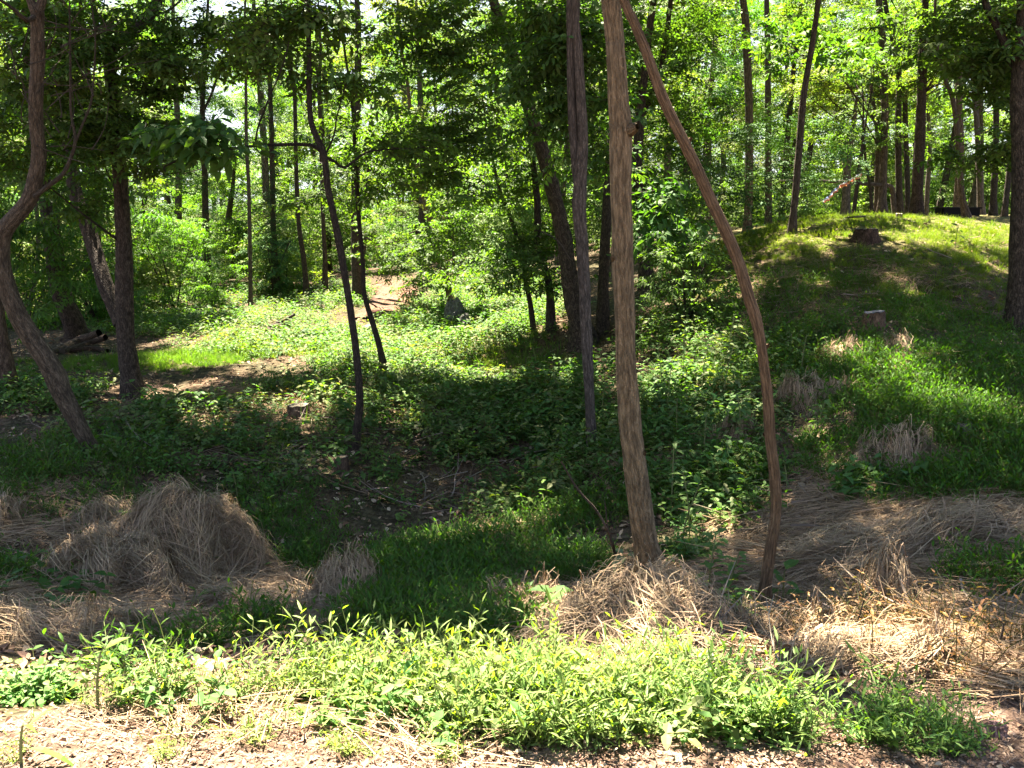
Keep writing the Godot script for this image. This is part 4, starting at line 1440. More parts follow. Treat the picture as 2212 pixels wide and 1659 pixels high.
func build_shrubs() -> void:
	shrub("large bright green bush beside the dark furrowed double trunk", 380, 672, 1.5, 2.3, 170, "lance", Color(1.45, 1.4, 1.1))
	shrub("low leafy bush under the blackish leaning trunk", 60, 700, 1.3, 1.4, 90, "lance", Color(1, 1, 1))
	shrub("dark bush of small leaves between the stacked logs and double trunk", 215, 700, 1.0, 1.0, 60, "lance", Color(1.1, 1.1, 1))
	shrub("dense dark bush at the foot of the thin pole tree", 590, 640, 0.9, 1.9, 70, "holly", Color(1.4, 1.6, 1.2))
	shrub("small dark cedar bush below the bright hanging streamer", 1822, 468, 0.42, 1.0, 60, "feather", Color(1, 1, 1))
	shrub("low dark holly bush on the crest edge below the tall straight trunk", 1640, 470, 0.9, 1.1, 60, "holly", Color(1.3, 1.3, 1.1))
	shrub("leafy bush at the foot of the forking tree", 1480, 700, 0.8, 1.1, 50, "mid", Color(1.1, 1.1, 1.0))
	shrub("pale bush climbing behind the straight dark half hidden trunk", 1450, 590, 0.9, 1.3, 50, "mid", Color(1.1, 1.15, 1.0))
	var spots := []
	var tries := 0
	while spots.size() < 105 and tries < 2500:
		tries += 1
		var px := rf(-60, 2270)
		var d := rf(21, 56)
		var x := P(px, 600, d).x
		if px > 1380 and d < 26.0: continue
		if d < 25.0 and px > 430 and px < 1130: continue
		if d < 56.0 and px > 785 and px < 900: continue
		spots.append(Vector3(x, H(x, -d), -d))
	spots.sort_custom(func(a, b): return a.z > b.z)
	for at in spots:
		var big := clampf((-at.z - 22.0) / 20.0, 0.0, 1.0)
		shrub_at(at, behind(pix(at).x, "bush"), rf(0.8, 1.5) + big * 0.7, rf(0.8, 2.0) + big * 1.6, "undergrowth bushes beyond the gully")

func shrub_at(at: Vector3, label: String, r: float, h: float, group: String) -> void:
	var o := thing("shrub", "leafy undergrowth bush, " + label, "shrub", at, group)
	var mb := MB.new()
	tube(mb, [Vector3(0, -0.1, 0), Vector3(0.1, h * 0.7, 0)], [0.02, 0.01], 5, 0.5, 0.1)
	part(o, "stem", mb.mesh(mats.bark_dark))
	var xs := []
	var cs := []
	var col := Color(rf(0.9, 1.2), rf(0.95, 1.15), 1.0)
	for k in int(40 * r):
		var a := rf(0, TAU)
		var f := pow(rng.randf(), 0.45)
		var u := rng.randf()
		xs.append(clump_xform(Vector3(cos(a) * r * f * sqrt(1.0 - 0.75 * u * u), h * (0.08 + 0.92 * u), sin(a) * r * f * sqrt(1.0 - 0.75 * u * u)), rf(0.6, 1.0), Vector3.ZERO))
		cs.append(col * rf(0.8, 1.2))
	multi(o, "foliage", spray_kinds[["far", "bright"][rng.randi() % 2]][rng.randi() % 4], xs, cs)

func build_mounds() -> void:
	straw_mound("biggest slumped straw mound with a peaked top in the gully", 420, 1225, 155, 0.56, 0.5, 0.06, 5600, 1.9, 0.08, 0.07, 0.9)
	straw_mound("arched straw mound drooping in front of the biggest mound", 265, 1275, 125, 0.36, 0.38, 0.06, 3600, 1.8, 0.1, 0.04, 0.9)
	straw_mound("low rounded shoulder of straw on the uphill side of the biggest mound", 300, 1160, 120, 0.22, 0.35, 0.05, 2000, 1.8, 0.1, 0.05, 0.85)
	straw_mound("small round straw mound at the edge of the green gully floor", 745, 1300, 72, 0.3, 0.28, 0.02, 2200, 1.7, 0.02, 0.03)
	straw_mound("low straw spill linking the biggest mound and the round one", 590, 1310, 130, 0.1, 0.25, 0.0, 1500, 1.3, 0.1, 0.05)
	straw_mound("straw spill below the arched mound beside the trail's green strip", 150, 1370, 170, 0.14, 0.3, 0.0, 1800, 1.4, 0.15, 0.05)
	straw_mound("sunlit straw heap slumped round the foot of the brown barked tree", 1372, 1372, 185, 0.33, 0.62, 0.02, 5600, 1.25, 0.02, 0.14, 0.95)
	straw_mound("cone of dead grass hanging like a broom on the littered slope", 1905, 1320, 60, 0.34, 0.2, 0.0, 1800, 1.2, 0.0, 0.03)
	straw_mound("low straw bank under the broom shaped cone's uphill side", 1960, 1190, 210, 0.2, 0.3, 0.0, 3200, 1.4, 0.15, 0.1)
	straw_mound("torn sunlit straw heap low beside the chips and green clump", 1890, 1440, 170, 0.1, 0.2, 0.1, 2000, 1.3, 0.1, 0.08, 0.95)
	straw_mound("straw heap around the foot of the thin bent tree", 1690, 1385, 130, 0.06, 0.2, 0.0, 2200, 1.3, 0.1, 0.08)
	straw_mound("flat straw cushion showing in the green gully floor", 1120, 1310, 80, 0.1, 0.2, 0.0, 900, 1.8, 0.1)
	straw_mound("grey straw cushion high on the green slope under the split stump", 1815, 780, 40, 0.16, 0.22, 0.0, 700, 1.6, 0.05)
	straw_mound("straw streaming down below the split stump", 1935, 770, 26, 0.2, 0.4, 0.0, 700, 1.6, 0.0)
	straw_mound("straw cushion on the slope uphill of the broom shaped cone", 1790, 860, 45, 0.14, 0.2, 0.0, 700, 1.6, 0.05)
	straw_mound("broad straw mat midway between the bent tree and green slope", 1580, 950, 50, 0.12, 0.2, 0.0, 700, 1.5, 0.1)
	straw_mound("straw hump overhung by grass beside the bent tree", 1730, 870, 55, 0.22, 0.3, 0.0, 1000, 1.8, 0.05)
	straw_mound("dry straw hump at the picture edge left of the biggest straw mound", 10, 1130, 45, 0.2, 0.25, 0.0, 900, 1.8, 0.0)
	straw_mound("wide straw hump in the middle of the green slope", 1930, 990, 80, 0.2, 0.3, 0.0, 1300, 1.6, 0.1)

func build_wood_and_stone() -> void:
	stump("broad weathered stump on the mound at the shadow line", 1870, 517, 46, 0.15, 0.02, Color(0.5, 0.4, 0.35), Color(0.12, 0.09, 0.07))
	stump("split grey stump on the green slope", 1886, 712, 42, 0.19, 0.12, Color(0.9, 0.72, 0.55), Color(0.14, 0.13, 0.14))
	stump("freshly sawn pale little stump on the crest", 1941, 474, 13, 0.1, 0.0, Color(1.2, 1.05, 0.9), Color(0.62, 0.5, 0.36))
	stump("mossy stump sunk in the weeds below the furrowed double trunk", 645, 905, 46, 0.16, 0.05, Color(0.9, 0.75, 0.6), Color(0.13, 0.11, 0.08))
	stump("short dark cut stump below the wavy tree", 737, 1018, 32, 0.14, 0.1, Color(0.8, 0.66, 0.55), Color(0.16, 0.12, 0.08))
	rock("tall grey boulder under the leaning brown trunk", 980, 705, Vector3(0.2, 0.3, 0.2), Color(0.17, 0.17, 0.165))
	rock("small grey boulder touching the tall one", 1006, 712, Vector3(0.15, 0.16, 0.14), Color(0.13, 0.13, 0.125))
	rock("flat pale rock lying in the sunlit swale", 905, 812, Vector3(0.2, 0.05, 0.13), Color(0.42, 0.41, 0.38))
	rock("little grey rock in the sunny weeds before the path", 792, 722, Vector3(0.14, 0.1, 0.12), Color(0.22, 0.22, 0.2))
	rock("pinkish stone among the wood chips", 2140, 1585, Vector3(0.05, 0.03, 0.035), Color(0.34, 0.2, 0.17))
	rock("reddish flat stone at the littered edge", 2170, 1440, Vector3(0.07, 0.03, 0.05), Color(0.34, 0.2, 0.15))
	rock("pale rough stone on the green slope", 2080, 950, Vector3(0.06, 0.09, 0.06), Color(0.3, 0.25, 0.21))
	var g := "logs stacked by the blackish trunk"
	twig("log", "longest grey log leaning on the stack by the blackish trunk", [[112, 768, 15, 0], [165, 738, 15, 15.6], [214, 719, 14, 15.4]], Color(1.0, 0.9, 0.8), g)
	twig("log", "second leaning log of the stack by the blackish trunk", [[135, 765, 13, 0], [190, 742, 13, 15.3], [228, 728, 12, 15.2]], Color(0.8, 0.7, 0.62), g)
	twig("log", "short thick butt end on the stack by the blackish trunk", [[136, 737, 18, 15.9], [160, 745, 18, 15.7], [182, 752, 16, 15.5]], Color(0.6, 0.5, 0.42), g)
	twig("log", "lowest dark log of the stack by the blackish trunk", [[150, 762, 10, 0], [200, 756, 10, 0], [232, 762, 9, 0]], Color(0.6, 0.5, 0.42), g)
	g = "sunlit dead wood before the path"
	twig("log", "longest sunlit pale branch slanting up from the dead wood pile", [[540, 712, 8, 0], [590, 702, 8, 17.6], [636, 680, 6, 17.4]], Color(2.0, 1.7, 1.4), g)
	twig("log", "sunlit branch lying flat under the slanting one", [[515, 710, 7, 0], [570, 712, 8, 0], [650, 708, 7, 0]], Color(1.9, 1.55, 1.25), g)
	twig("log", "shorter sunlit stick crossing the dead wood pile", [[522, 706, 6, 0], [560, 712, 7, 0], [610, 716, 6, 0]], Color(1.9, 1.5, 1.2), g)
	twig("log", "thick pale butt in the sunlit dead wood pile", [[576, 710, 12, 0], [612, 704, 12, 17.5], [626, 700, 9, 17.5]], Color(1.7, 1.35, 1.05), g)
	twig("log", "grey fallen log beside the bent tree's foot", [[1480, 1262, 16, 0], [1540, 1222, 16, 5.6], [1590, 1205, 15, 5.7], [1640, 1192, 12, 5.8]], Color(1.1, 1.05, 1.0))
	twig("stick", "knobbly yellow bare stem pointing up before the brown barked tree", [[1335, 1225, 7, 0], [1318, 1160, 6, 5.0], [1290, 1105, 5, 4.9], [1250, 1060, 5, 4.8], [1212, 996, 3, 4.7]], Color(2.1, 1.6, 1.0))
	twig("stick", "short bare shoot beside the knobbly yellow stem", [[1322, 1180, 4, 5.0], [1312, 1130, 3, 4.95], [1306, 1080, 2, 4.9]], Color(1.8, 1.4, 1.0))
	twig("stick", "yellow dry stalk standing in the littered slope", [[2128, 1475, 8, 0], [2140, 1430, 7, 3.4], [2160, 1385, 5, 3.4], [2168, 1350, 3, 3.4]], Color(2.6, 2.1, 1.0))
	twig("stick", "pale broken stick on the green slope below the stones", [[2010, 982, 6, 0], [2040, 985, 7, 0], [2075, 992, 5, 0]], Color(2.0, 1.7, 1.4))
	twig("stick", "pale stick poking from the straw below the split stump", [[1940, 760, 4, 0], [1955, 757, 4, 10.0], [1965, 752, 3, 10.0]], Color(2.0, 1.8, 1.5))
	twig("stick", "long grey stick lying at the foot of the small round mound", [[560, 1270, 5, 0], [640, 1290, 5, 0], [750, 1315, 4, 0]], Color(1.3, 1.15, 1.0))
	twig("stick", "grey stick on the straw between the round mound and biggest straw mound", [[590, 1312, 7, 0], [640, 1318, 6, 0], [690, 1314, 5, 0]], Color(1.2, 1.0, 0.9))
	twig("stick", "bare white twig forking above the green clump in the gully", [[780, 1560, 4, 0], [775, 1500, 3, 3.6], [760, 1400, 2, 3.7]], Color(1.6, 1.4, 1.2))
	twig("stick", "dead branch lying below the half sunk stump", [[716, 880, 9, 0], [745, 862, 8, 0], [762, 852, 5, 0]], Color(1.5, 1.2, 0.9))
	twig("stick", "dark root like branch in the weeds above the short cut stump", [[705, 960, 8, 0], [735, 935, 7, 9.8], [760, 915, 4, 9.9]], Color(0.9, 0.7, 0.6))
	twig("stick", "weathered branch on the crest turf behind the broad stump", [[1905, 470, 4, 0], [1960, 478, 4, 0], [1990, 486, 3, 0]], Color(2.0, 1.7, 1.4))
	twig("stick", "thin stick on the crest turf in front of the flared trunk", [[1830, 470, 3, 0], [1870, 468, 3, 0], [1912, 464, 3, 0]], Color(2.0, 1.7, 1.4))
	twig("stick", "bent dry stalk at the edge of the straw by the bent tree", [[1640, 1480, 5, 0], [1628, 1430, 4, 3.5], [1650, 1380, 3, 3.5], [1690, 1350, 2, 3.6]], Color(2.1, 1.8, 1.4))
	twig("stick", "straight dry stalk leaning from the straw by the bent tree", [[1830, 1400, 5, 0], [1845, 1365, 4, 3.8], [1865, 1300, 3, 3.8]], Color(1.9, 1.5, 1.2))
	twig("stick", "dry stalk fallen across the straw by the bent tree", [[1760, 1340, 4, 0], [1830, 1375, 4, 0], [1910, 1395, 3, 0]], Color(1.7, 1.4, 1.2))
	# black box on the crest
	var b := P(2076, 468, 21.0)
	b.y = H(b.x, b.z)
	var o := thing("box", "low black rough walled box on the crest behind the bowed trunk", "box", b)
	var k := 0
	for bx in [[0.0, 0.10, 0.0, 0.78, 0.18, 0.05], [0.0, 0.1, -0.4, 0.78, 0.18, 0.05], [-0.39, 0.1, -0.2, 0.05, 0.18, 0.35], [0.39, 0.1, -0.2, 0.05, 0.18, 0.35], [0.0, 0.205, -0.2, 0.84, 0.035, 0.5]]:
		var m := BoxMesh.new()
		m.size = Vector3(bx[3], bx[4], bx[5])
		m.material = mats.black
		var w := part(o, "lid" if k == 4 else "board", m)
		w.position = Vector3(bx[0], bx[1] + 0.01, bx[2])
		k += 1
	# coloured streamer hung between the stems
	var f := P(1840, 385, 20.5)
	var s := thing("streamer", "crumpled white red and blue foil streamer hanging from the thin poles", "streamer", f)
	for q in [[[1862, 373], [1845, 383], [1828, 393], [1812, 400]], [[1812, 402], [1800, 412], [1790, 424], [1778, 432]]]:
		var cols := [[Color(0.5, 0.5, 0.52), Color(0.4, 0.09, 0.05), Color(0.35, 0.15, 0.06)], [Color(0.1, 0.13, 0.3), Color(0.5, 0.5, 0.55), Color(0.35, 0.09, 0.06)]]
		var which := 0 if q[0][0] == 1862 else 1
		for stripe in 3:
			var mb := MB.new()
			for i in 13:
				var t := i / 12.0 * 3.0
				var e := int(minf(t, 2.0))
				var a: Array = q[e]
				var c: Array = q[e + 1]
				var p := P(lerpf(a[0], c[0], t - e), lerpf(a[1], c[1], t - e) + stripe * 3.0 - 1.0, 20.5 + 0.03 * sin(i * 2.1 + stripe))
				for j in 2:
					mb.v.append(p - f + Vector3(0.01 * sin(i * 1.7), -0.035 * j + 0.012 * sin(i * 2.9 + j), 0.03 * cos(i * 1.9 + j + stripe)))
					mb.c.append(cols[which][stripe])
			for i in 12:
				mb.tri(i * 2, i * 2 + 2, i * 2 + 1); mb.tri(i * 2 + 1, i * 2 + 2, i * 2 + 3)
			part(s, "strip", mb.mesh(mats.foil))

func build_cover() -> void:
	var lush := Color(0.2, 0.28, 0.085)
	var grass := []
	var short := []
	var herb := []
	var heart := []
	var turf := []
	var pale := []
	var sticks := []
	var dried := []
	var long := []
	var straw := []
	var chips := []
	var dead := []
	for k in 5:
		grass.append(grass_plant(0.22, 7, 0.068, 0.011, lush))
		short.append(grass_plant(0.14, 7, 0.05, 0.0105, Color(0.062, 0.132, 0.022)))
		herb.append(herb_plant(0.2, 5, 0.05, 0.03, [Color(0.115, 0.2, 0.05), Color(0.09, 0.17, 0.04), Color(0.13, 0.21, 0.06), Color(0.08, 0.155, 0.04), Color(0.16, 0.19, 0.075)][k], 0))
		dried.append(herb_plant(0.24, 5, 0.03, 0.012, Color(0.25, 0.14, 0.065), 1))
		heart.append(herb_plant(0.2, 3, 0.07, 0.055, Color(0.07, 0.135, 0.04), 2))
	for k in 4:
		sticks.append(twig_mesh())
		pale.append(grass_tuft(5, 0.26, 0.0035, Color(0.36, 0.28, 0.17), mats.straw, 0.9))
		turf.append(grass_tuft(34, 0.13, 0.005, Color(0.12, 0.165, 0.04), mats.grass, 0.7))
		long.append(grass_tuft(16, 0.34, 0.008, Color(0.09, 0.15, 0.04), mats.grass, 0.7))
		straw.append(straw_mat(60, 0.42, 0.35 + 0.15 * k, 0.12 + 0.06 * k))
		chips.append(chip_mesh(Color(0.27, 0.185, 0.13).lerp(Color(0.085, 0.05, 0.036), k / 3.0), 0.1))
		dead.append(dead_leaf([Color(0.22, 0.13, 0.08), Color(0.28, 0.19, 0.12), Color(0.15, 0.09, 0.06), Color(0.34, 0.26, 0.18)][k]))
	var w := Color(1, 1, 1)
	# trail
	var b := Bag.new(chips)
	for k in 32000:
		var x := rf(-2.4, 2.4)
		var z := rf(-3.5, -2.2)
		if rng.randf() > trail_at(x, z) + 0.06: continue
		var s := 0.003 + 0.0095 * rng.randf() * rng.randf()
		var c := w * rf(0.75, 1.25)
		b.add(rng.randi() % 4, on_ground(x, z, s, 0.5, -0.004), c)
	commit(b, "wood_chips", "pale wood chips spread over the sunny trail", "wood chips", "chips")
	b = Bag.new(dead)
	for k in 20000:
		var z := -2.3 - 15.0 * pow(rng.randf(), 1.5)
		var x := rf(-1, 1) * (0.72 * -z + 1.5)
		var s := rf(0.03, 0.075)
		if z > -3.3: s *= 0.38
		b.add(rng.randi() % 4, on_ground(x, z, s, 0.5, -0.008), w * rf(0.6, 1.25))
	for p in [[1850, 1300, 420, 0.7, 420], [1650, 1250, 250, 0.6, 160], [2000, 1440, 250, 0.25, 200], [350, 1330, 330, 0.5, 260], [1000, 1080, 300, 0.6, 200], [1750, 1120, 250, 0.6, 160]]:
		patch(b, p[0], p[1], p[2], p[3], p[4], 0.035, 0.08, w * rf(0.7, 1.0), 0.6)
	commit(b, "leaf_litter", "brown fallen leaves strewn over the gully and slopes", "leaf litter", "leaves")
	b = Bag.new(sticks)
	for p in [[400, 930, 330, 1.6, 90], [750, 1000, 300, 1.3, 110], [1050, 1060, 260, 1.0, 70], [1000, 820, 260, 2.0, 50], [1800, 620, 300, 1.8, 90], [1550, 760, 220, 1.4, 60], [1750, 1100, 300, 1.0, 60], [1950, 1380, 260, 0.4, 60], [600, 1350, 300, 0.5, 30], [1640, 1430, 160, 0.3, 40], [600, 720, 260, 2.0, 50], [1850, 500, 300, 2.5, 60]]:
		patch(b, p[0], p[1], p[2], p[3], p[4], 0.4, 1.5, w * rf(0.8, 1.2), 0.25)
	commit(b, "fallen_twigs", "thin dead twigs fallen over gully and slopes", "twigs", "twigs")
	# dead grass lying about
	b = Bag.new(straw)
	for p in [[300, 1340, 320, 0.9, 260], [560, 1290, 160, 0.5, 90], [680, 1340, 120, 0.4, 70], [80, 1330, 160, 0.8, 110], [1900, 1260, 420, 0.9, 270], [1750, 1400, 420, 0.35, 190], [2060, 1420, 260, 0.4, 130], [2450, 1350, 250, 0.6, 110], [1600, 1330, 200, 0.5, 90], [1560, 940, 70, 0.4, 14], [1700, 860, 60, 0.5, 16], [1950, 1000, 170, 0.8, 80], [2080, 1130, 200, 0.6, 110], [1830, 1120, 220, 0.6, 100], [1030, 1170, 110, 0.3, 30], [1120, 1310, 150, 0.4, 45], [1800, 620, 280, 1.4, 45], [550, 880, 160, 1.0, 40], [100, 1110, 160, 0.8, 50], [300, 1550, 320, 0.08, 5], [900, 1600, 260, 0.06, 2], [1380, 990, 50, 0.4, 12], [1930, 770, 60, 0.6, 30]]:
		var c := G(p[0], p[1])
		var rx: float = p[2] * c.distance_to(EYE) / F
		for k in p[4]:
			var a := rf(0, TAU)
			var r := sqrt(rng.randf())
			var x := c.x + cos(a) * r * rx
			var z: float = c.z + sin(a) * r * p[3]
			var up := up_at(x, z)
			var fall := Vector3(up.x, 0, up.z + 0.1).normalized().rotated(Vector3.UP, rng.randfn() * 0.6)
			var zz := (fall - up * fall.dot(up)).normalized()
			var bs := Basis(up.cross(zz), up, zz).scaled(Vector3.ONE * rf(0.6, 1.2))
			b.add(rng.randi() % 4, Transform3D(bs, Vector3(x, H(x, z) - 0.005, z)), w * rf(0.7, 1.15))
	commit(b, "straw", "flattened dead grass combed down the gully sides", "straw", "straw")
	# bright grass along the trail
	b = Bag.new(grass)
	for p in [[820, 1500, 130, 0.16, 60], [1000, 1515, 160, 0.2, 95], [1180, 1530, 190, 0.22, 130], [1370, 1545, 160, 0.2, 100], [1080, 1580, 130, 0.08, 34], [1250, 1600, 140, 0.06, 30], [720, 1480, 60, 0.1, 14]]:
		patch(b, p[0], p[1], p[2], p[3], p[4], 0.55, 0.9, w)
	for p in [[700, 1475, 90, 0.12, 10], [900, 1420, 200, 0.1, 10], [1250, 1440, 220, 0.1, 12], [1500, 1520, 100, 0.1, 10]]:
		patch(b, p[0], p[1], p[2], p[3], p[4], 0.75, 0.95, w, 0.4)
	commit(b, "grass_patch", "tall bright lance leaved grass lit by sun along the trail", "grass", "blades")
	b = Bag.new(grass)
	for p in [[260, 1520, 90, 0.06, 11], [420, 1510, 140, 0.05, 18], [560, 1508, 100, 0.05, 12], [640, 1505, 50, 0.06, 8]]:
		patch(b, p[0], p[1], p[2], p[3], p[4], 0.5, 0.8, w)
	commit(b, "grass_patch", "narrow strip of shorter bright grass fringing the trail above the gully", "grass", "blades")
	b = Bag.new(grass)
	patch(b, 1570, 1560, 100, 0.12, 30, 0.7, 1.0, Color(0.85, 0.95, 0.9))
	patch(b, 1680, 1580, 85, 0.11, 28, 0.6, 0.9, Color(0.85, 0.95, 0.9))
	patch(b, 1480, 1500, 60, 0.1, 14, 0.7, 1.0, Color(0.85, 0.95, 0.9))
	commit(b, "grass_patch", "leafy grass clump at the trail in front of the bent tree", "grass", "blades")
	b = Bag.new(grass)
	patch(b, 1955, 1592, 118, 0.13, 46, 0.55, 0.8, Color(0.72, 0.9, 0.7))
	patch(b, 2090, 1615, 40, 0.05, 7, 0.4, 0.55, Color(0.72, 0.9, 0.7))
	commit(b, "grass_patch", "separate rounded clump of deep green grass on the chips", "grass", "blades")
	b = Bag.new(grass)
	for p in [[530, 1600, 40, 0.06, 4], [375, 1630, 40, 0.04, 4], [745, 1625, 60, 0.05, 6], [950, 1625, 60, 0.05, 5], [40, 1640, 20, 0.05, 3], [640, 1600, 200, 0.1, 5]]:
		patch(b, p[0], p[1], p[2], p[3], p[4], 0.3, 0.55, Color(1.1, 1.05, 0.9))
	commit(b, "grass_patch", "sparse grass sprigs growing through the sunny chips", "grass", "blades")
	b = Bag.new(herb)
	for p in [[1100, 1560, 400, 0.14, 26], [1550, 1590, 150, 0.08, 9], [820, 1540, 130, 0.08, 7], [430, 1530, 200, 0.05, 4]]:
		patch(b, p[0], p[1], p[2], p[3], p[4], 0.5, 1.0, Color(1.2, 1.2, 1.2))
	commit(b, "weeds", "small round leaved weeds mixed among the bright trailside grass", "weeds", "plants")
	b = Bag.new(pale)
	for p in [[1150, 1530, 420, 0.2, 26], [1560, 1560, 160, 0.12, 10], [430, 1520, 250, 0.08, 8], [1960, 1595, 130, 0.1, 12]]:
		patch(b, p[0], p[1], p[2], p[3], p[4], 0.5, 1.0, w)
	commit(b, "dry_stalks", "pale dry grass stalks standing among the trailside grass", "dry grass", "stalks")
	# small leaved green carpet
	b = Bag.new(short)
	for p in [[900, 1260, 200, 0.9, 420], [1000, 1200, 240, 0.7, 330], [830, 1340, 110, 0.5, 130], [1000, 1330, 160, 0.6, 160], [1230, 1230, 90, 0.5, 110], [660, 1210, 70, 0.4, 60], [560, 1370, 75, 0.2, 55], [400, 1400, 100, 0.12, 34], [300, 1450, 110, 0.08, 18], [1050, 1390, 120, 0.3, 90], [300, 1130, 90, 0.5, 60], [130, 1020, 240, 1.2, 330], [60, 1250, 80, 0.4, 40], [600, 1110, 160, 0.9, 160], [-180, 1050, 240, 1.2, 220], [-200, 1250, 200, 0.6, 90]]:
		patch(b, p[0], p[1], p[2], p[3], p[4], 0.8, 1.35, w)
	commit(b, "ground_cover", "low narrow leaved greenery carpeting the gully floor", "ground cover", "plants")
	b = Bag.new(short)
	for p in [[2050, 800, 260, 1.2, 620], [1900, 820, 200, 1.2, 420], [2120, 960, 160, 0.9, 330], [1990, 920, 190, 0.8, 330], [1780, 750, 170, 1.0, 230], [1660, 700, 170, 1.0, 160], [2150, 1260, 90, 0.4, 80], [1620, 1020, 60, 0.4, 60], [1330, 1090, 130, 0.5, 90], [1200, 1130, 140, 0.4, 80], [1500, 1080, 120, 0.5, 70], [1700, 620, 170, 1.0, 130], [1900, 610, 190, 1.0, 60], [2420, 800, 260, 1.3, 300], [2450, 1000, 260, 0.9, 260], [2450, 1250, 220, 0.6, 130], [2400, 650, 220, 1.2, 160], [1960, 1060, 130, 0.4, 110], [2100, 1060, 150, 0.4, 130], [2060, 700, 190, 1.0, 260], [1800, 990, 90, 0.5, 90]]:
		patch(b, p[0], p[1], p[2], p[3], p[4], 0.8, 1.35, Color(1.05, 1.05, 0.9))
	commit(b, "ground_cover", "low narrow leaved greenery carpeting the slope of the mound", "ground cover", "plants")
	# broad leaved weeds in the swale and on the banks
	b = Bag.new(herb)
	for p in [[930, 740, 230, 2.2, 520], [640, 740, 220, 2.0, 330], [850, 800, 180, 1.2, 260], [950, 850, 150, 0.9, 260], [1080, 700, 160, 2.2, 420], [1130, 860, 170, 1.2, 300], [1100, 940, 190, 0.9, 110], [860, 900, 160, 0.9, 60], [700, 850, 150, 1.2, 90], [450, 700, 250, 2.5, 520], [500, 640, 260, 3.5, 520], [360, 900, 200, 1.4, 90], [450, 960, 230, 1.2, 80], [700, 1010, 260, 1.2, 60], [100, 860, 130, 1.0, 90], [1220, 900, 90, 0.8, 110], [1430, 880, 90, 0.7, 90], [1530, 800, 150, 0.9, 90], [1450, 720, 120, 1.4, 110], [1000, 620, 190, 4.0, 420], [1130, 640, 110, 3.0, 220], [700, 650, 140, 3.5, 260], [960, 680, 150, 2.0, 300], [1450, 1050, 90, 0.6, 45], [1560, 1110, 110, 0.4, 35], [220, 690, 220, 2.5, 220], [1300, 970, 160, 0.8, 130], [1200, 1060, 200, 0.7, 110], [1500, 940, 140, 0.8, 120], [1620, 880, 130, 0.8, 90], [1560, 1040, 120, 0.5, 60], [1680, 780, 150, 0.9, 50], [-150, 850, 220, 1.4, 160], [-200, 700, 300, 2.5, 200]]:
		patch(b, p[0], p[1], p[2], p[3], p[4], 0.7, 1.5, w)
	commit(b, "weeds", "broad leaved weeds filling the sunlit swale and banks", "weeds", "plants")
	b = Bag.new(heart)
	for p in [[1180, 920, 110, 0.8, 40], [1100, 1000, 220, 0.9, 26], [760, 900, 120, 0.8, 16], [430, 900, 200, 1.2, 34], [1150, 830, 60, 0.5, 22], [1620, 1080, 100, 0.5, 12], [1900, 1060, 60, 0.3, 22], [700, 740, 90, 1.0, 40], [450, 690, 160, 1.5, 60], [1290, 800, 40, 0.4, 14], [1480, 830, 60, 0.5, 20], [360, 1180, 140, 0.4, 14], [1000, 700, 100, 1.2, 30], [90, 1320, 150, 0.5, 14]]:
		patch(b, p[0], p[1], p[2], p[3], p[4], 0.7, 1.4, w)
	commit(b, "weeds", "scattered large round leaved weeds along the shaded banks", "weeds", "plants")
	b = Bag.new(dried)
	for p in [[1950, 1385, 130, 0.25, 46], [2090, 1400, 110, 0.25, 30], [1720, 1400, 90, 0.2, 26], [2000, 1470, 120, 0.1, 14], [950, 760, 200, 1.6, 80], [700, 900, 200, 1.0, 40], [1570, 870, 80, 0.5, 24], [560, 730, 120, 1.0, 40], [1060, 1080, 200, 0.6, 30]]:
		patch(b, p[0], p[1], p[2], p[3], p[4], 0.5, 1.1, w)
	commit(b, "dried_weeds", "rusty brown dried weed stems with withered leaves", "weeds", "stems")
	# pale small leaved bush by the trail
	b = Bag.new(herb)
	patch(b, 70, 1510, 95, 0.09, 46, 0.45, 0.75, Color(1.15, 1.25, 1.2))
	commit(b, "weeds", "whitish sunlit mat of small round leaves at the trail edge", "weeds", "plants")
	b = Bag.new(herb)
	patch(b, 1530, 1340, 75, 0.2, 60, 0.5, 0.9, Color(0.95, 1.0, 0.9))
	patch(b, 1490, 1210, 60, 0.3, 40, 0.6, 1.1, Color(0.9, 1.0, 0.9))
	commit(b, "weeds", "small leaved rambling weeds between the brown barked and bent trees", "weeds", "plants")
	# turf on the mound and on the lit knoll
	b = Bag.new(turf)
	for p in [[1870, 480, 420, 3.6, 2300], [1640, 520, 170, 1.6, 420], [2120, 540, 160, 2.0, 520], [2400, 540, 220, 2.4, 500], [1800, 580, 320, 1.4, 520], [2000, 640, 240, 1.0, 260]]:
		patch(b, p[0], p[1], p[2], p[3], p[4], 0.7, 1.3, Color(1.1, 1.05, 0.9))
	commit(b, "turf", "short sunlit turf covering the top of the mound", "turf", "blades")
	b = Bag.new(turf)
	for p in [[900, 750, 260, 2.4, 800], [640, 740, 200, 1.8, 420], [1020, 690, 140, 2.4, 330], [930, 840, 130, 0.9, 200]]:
		patch(b, p[0], p[1], p[2], p[3], p[4], 0.9, 1.7, Color(1.3, 1.15, 0.95))
	commit(b, "turf", "fine pale grass growing among the weeds of the sunlit swale", "grass", "blades")
	b = Bag.new(turf)
	for p in [[430, 770, 150, 0.9, 420], [330, 780, 160, 0.9, 260], [200, 780, 150, 0.9, 160]]:
		patch(b, p[0], p[1], p[2], p[3], p[4], 0.9, 1.5, Color(0.85, 1.05, 0.9))
	commit(b, "turf", "soft green turf on the knoll beside the furrowed double trunk", "turf", "blades")
	b = Bag.new(long)
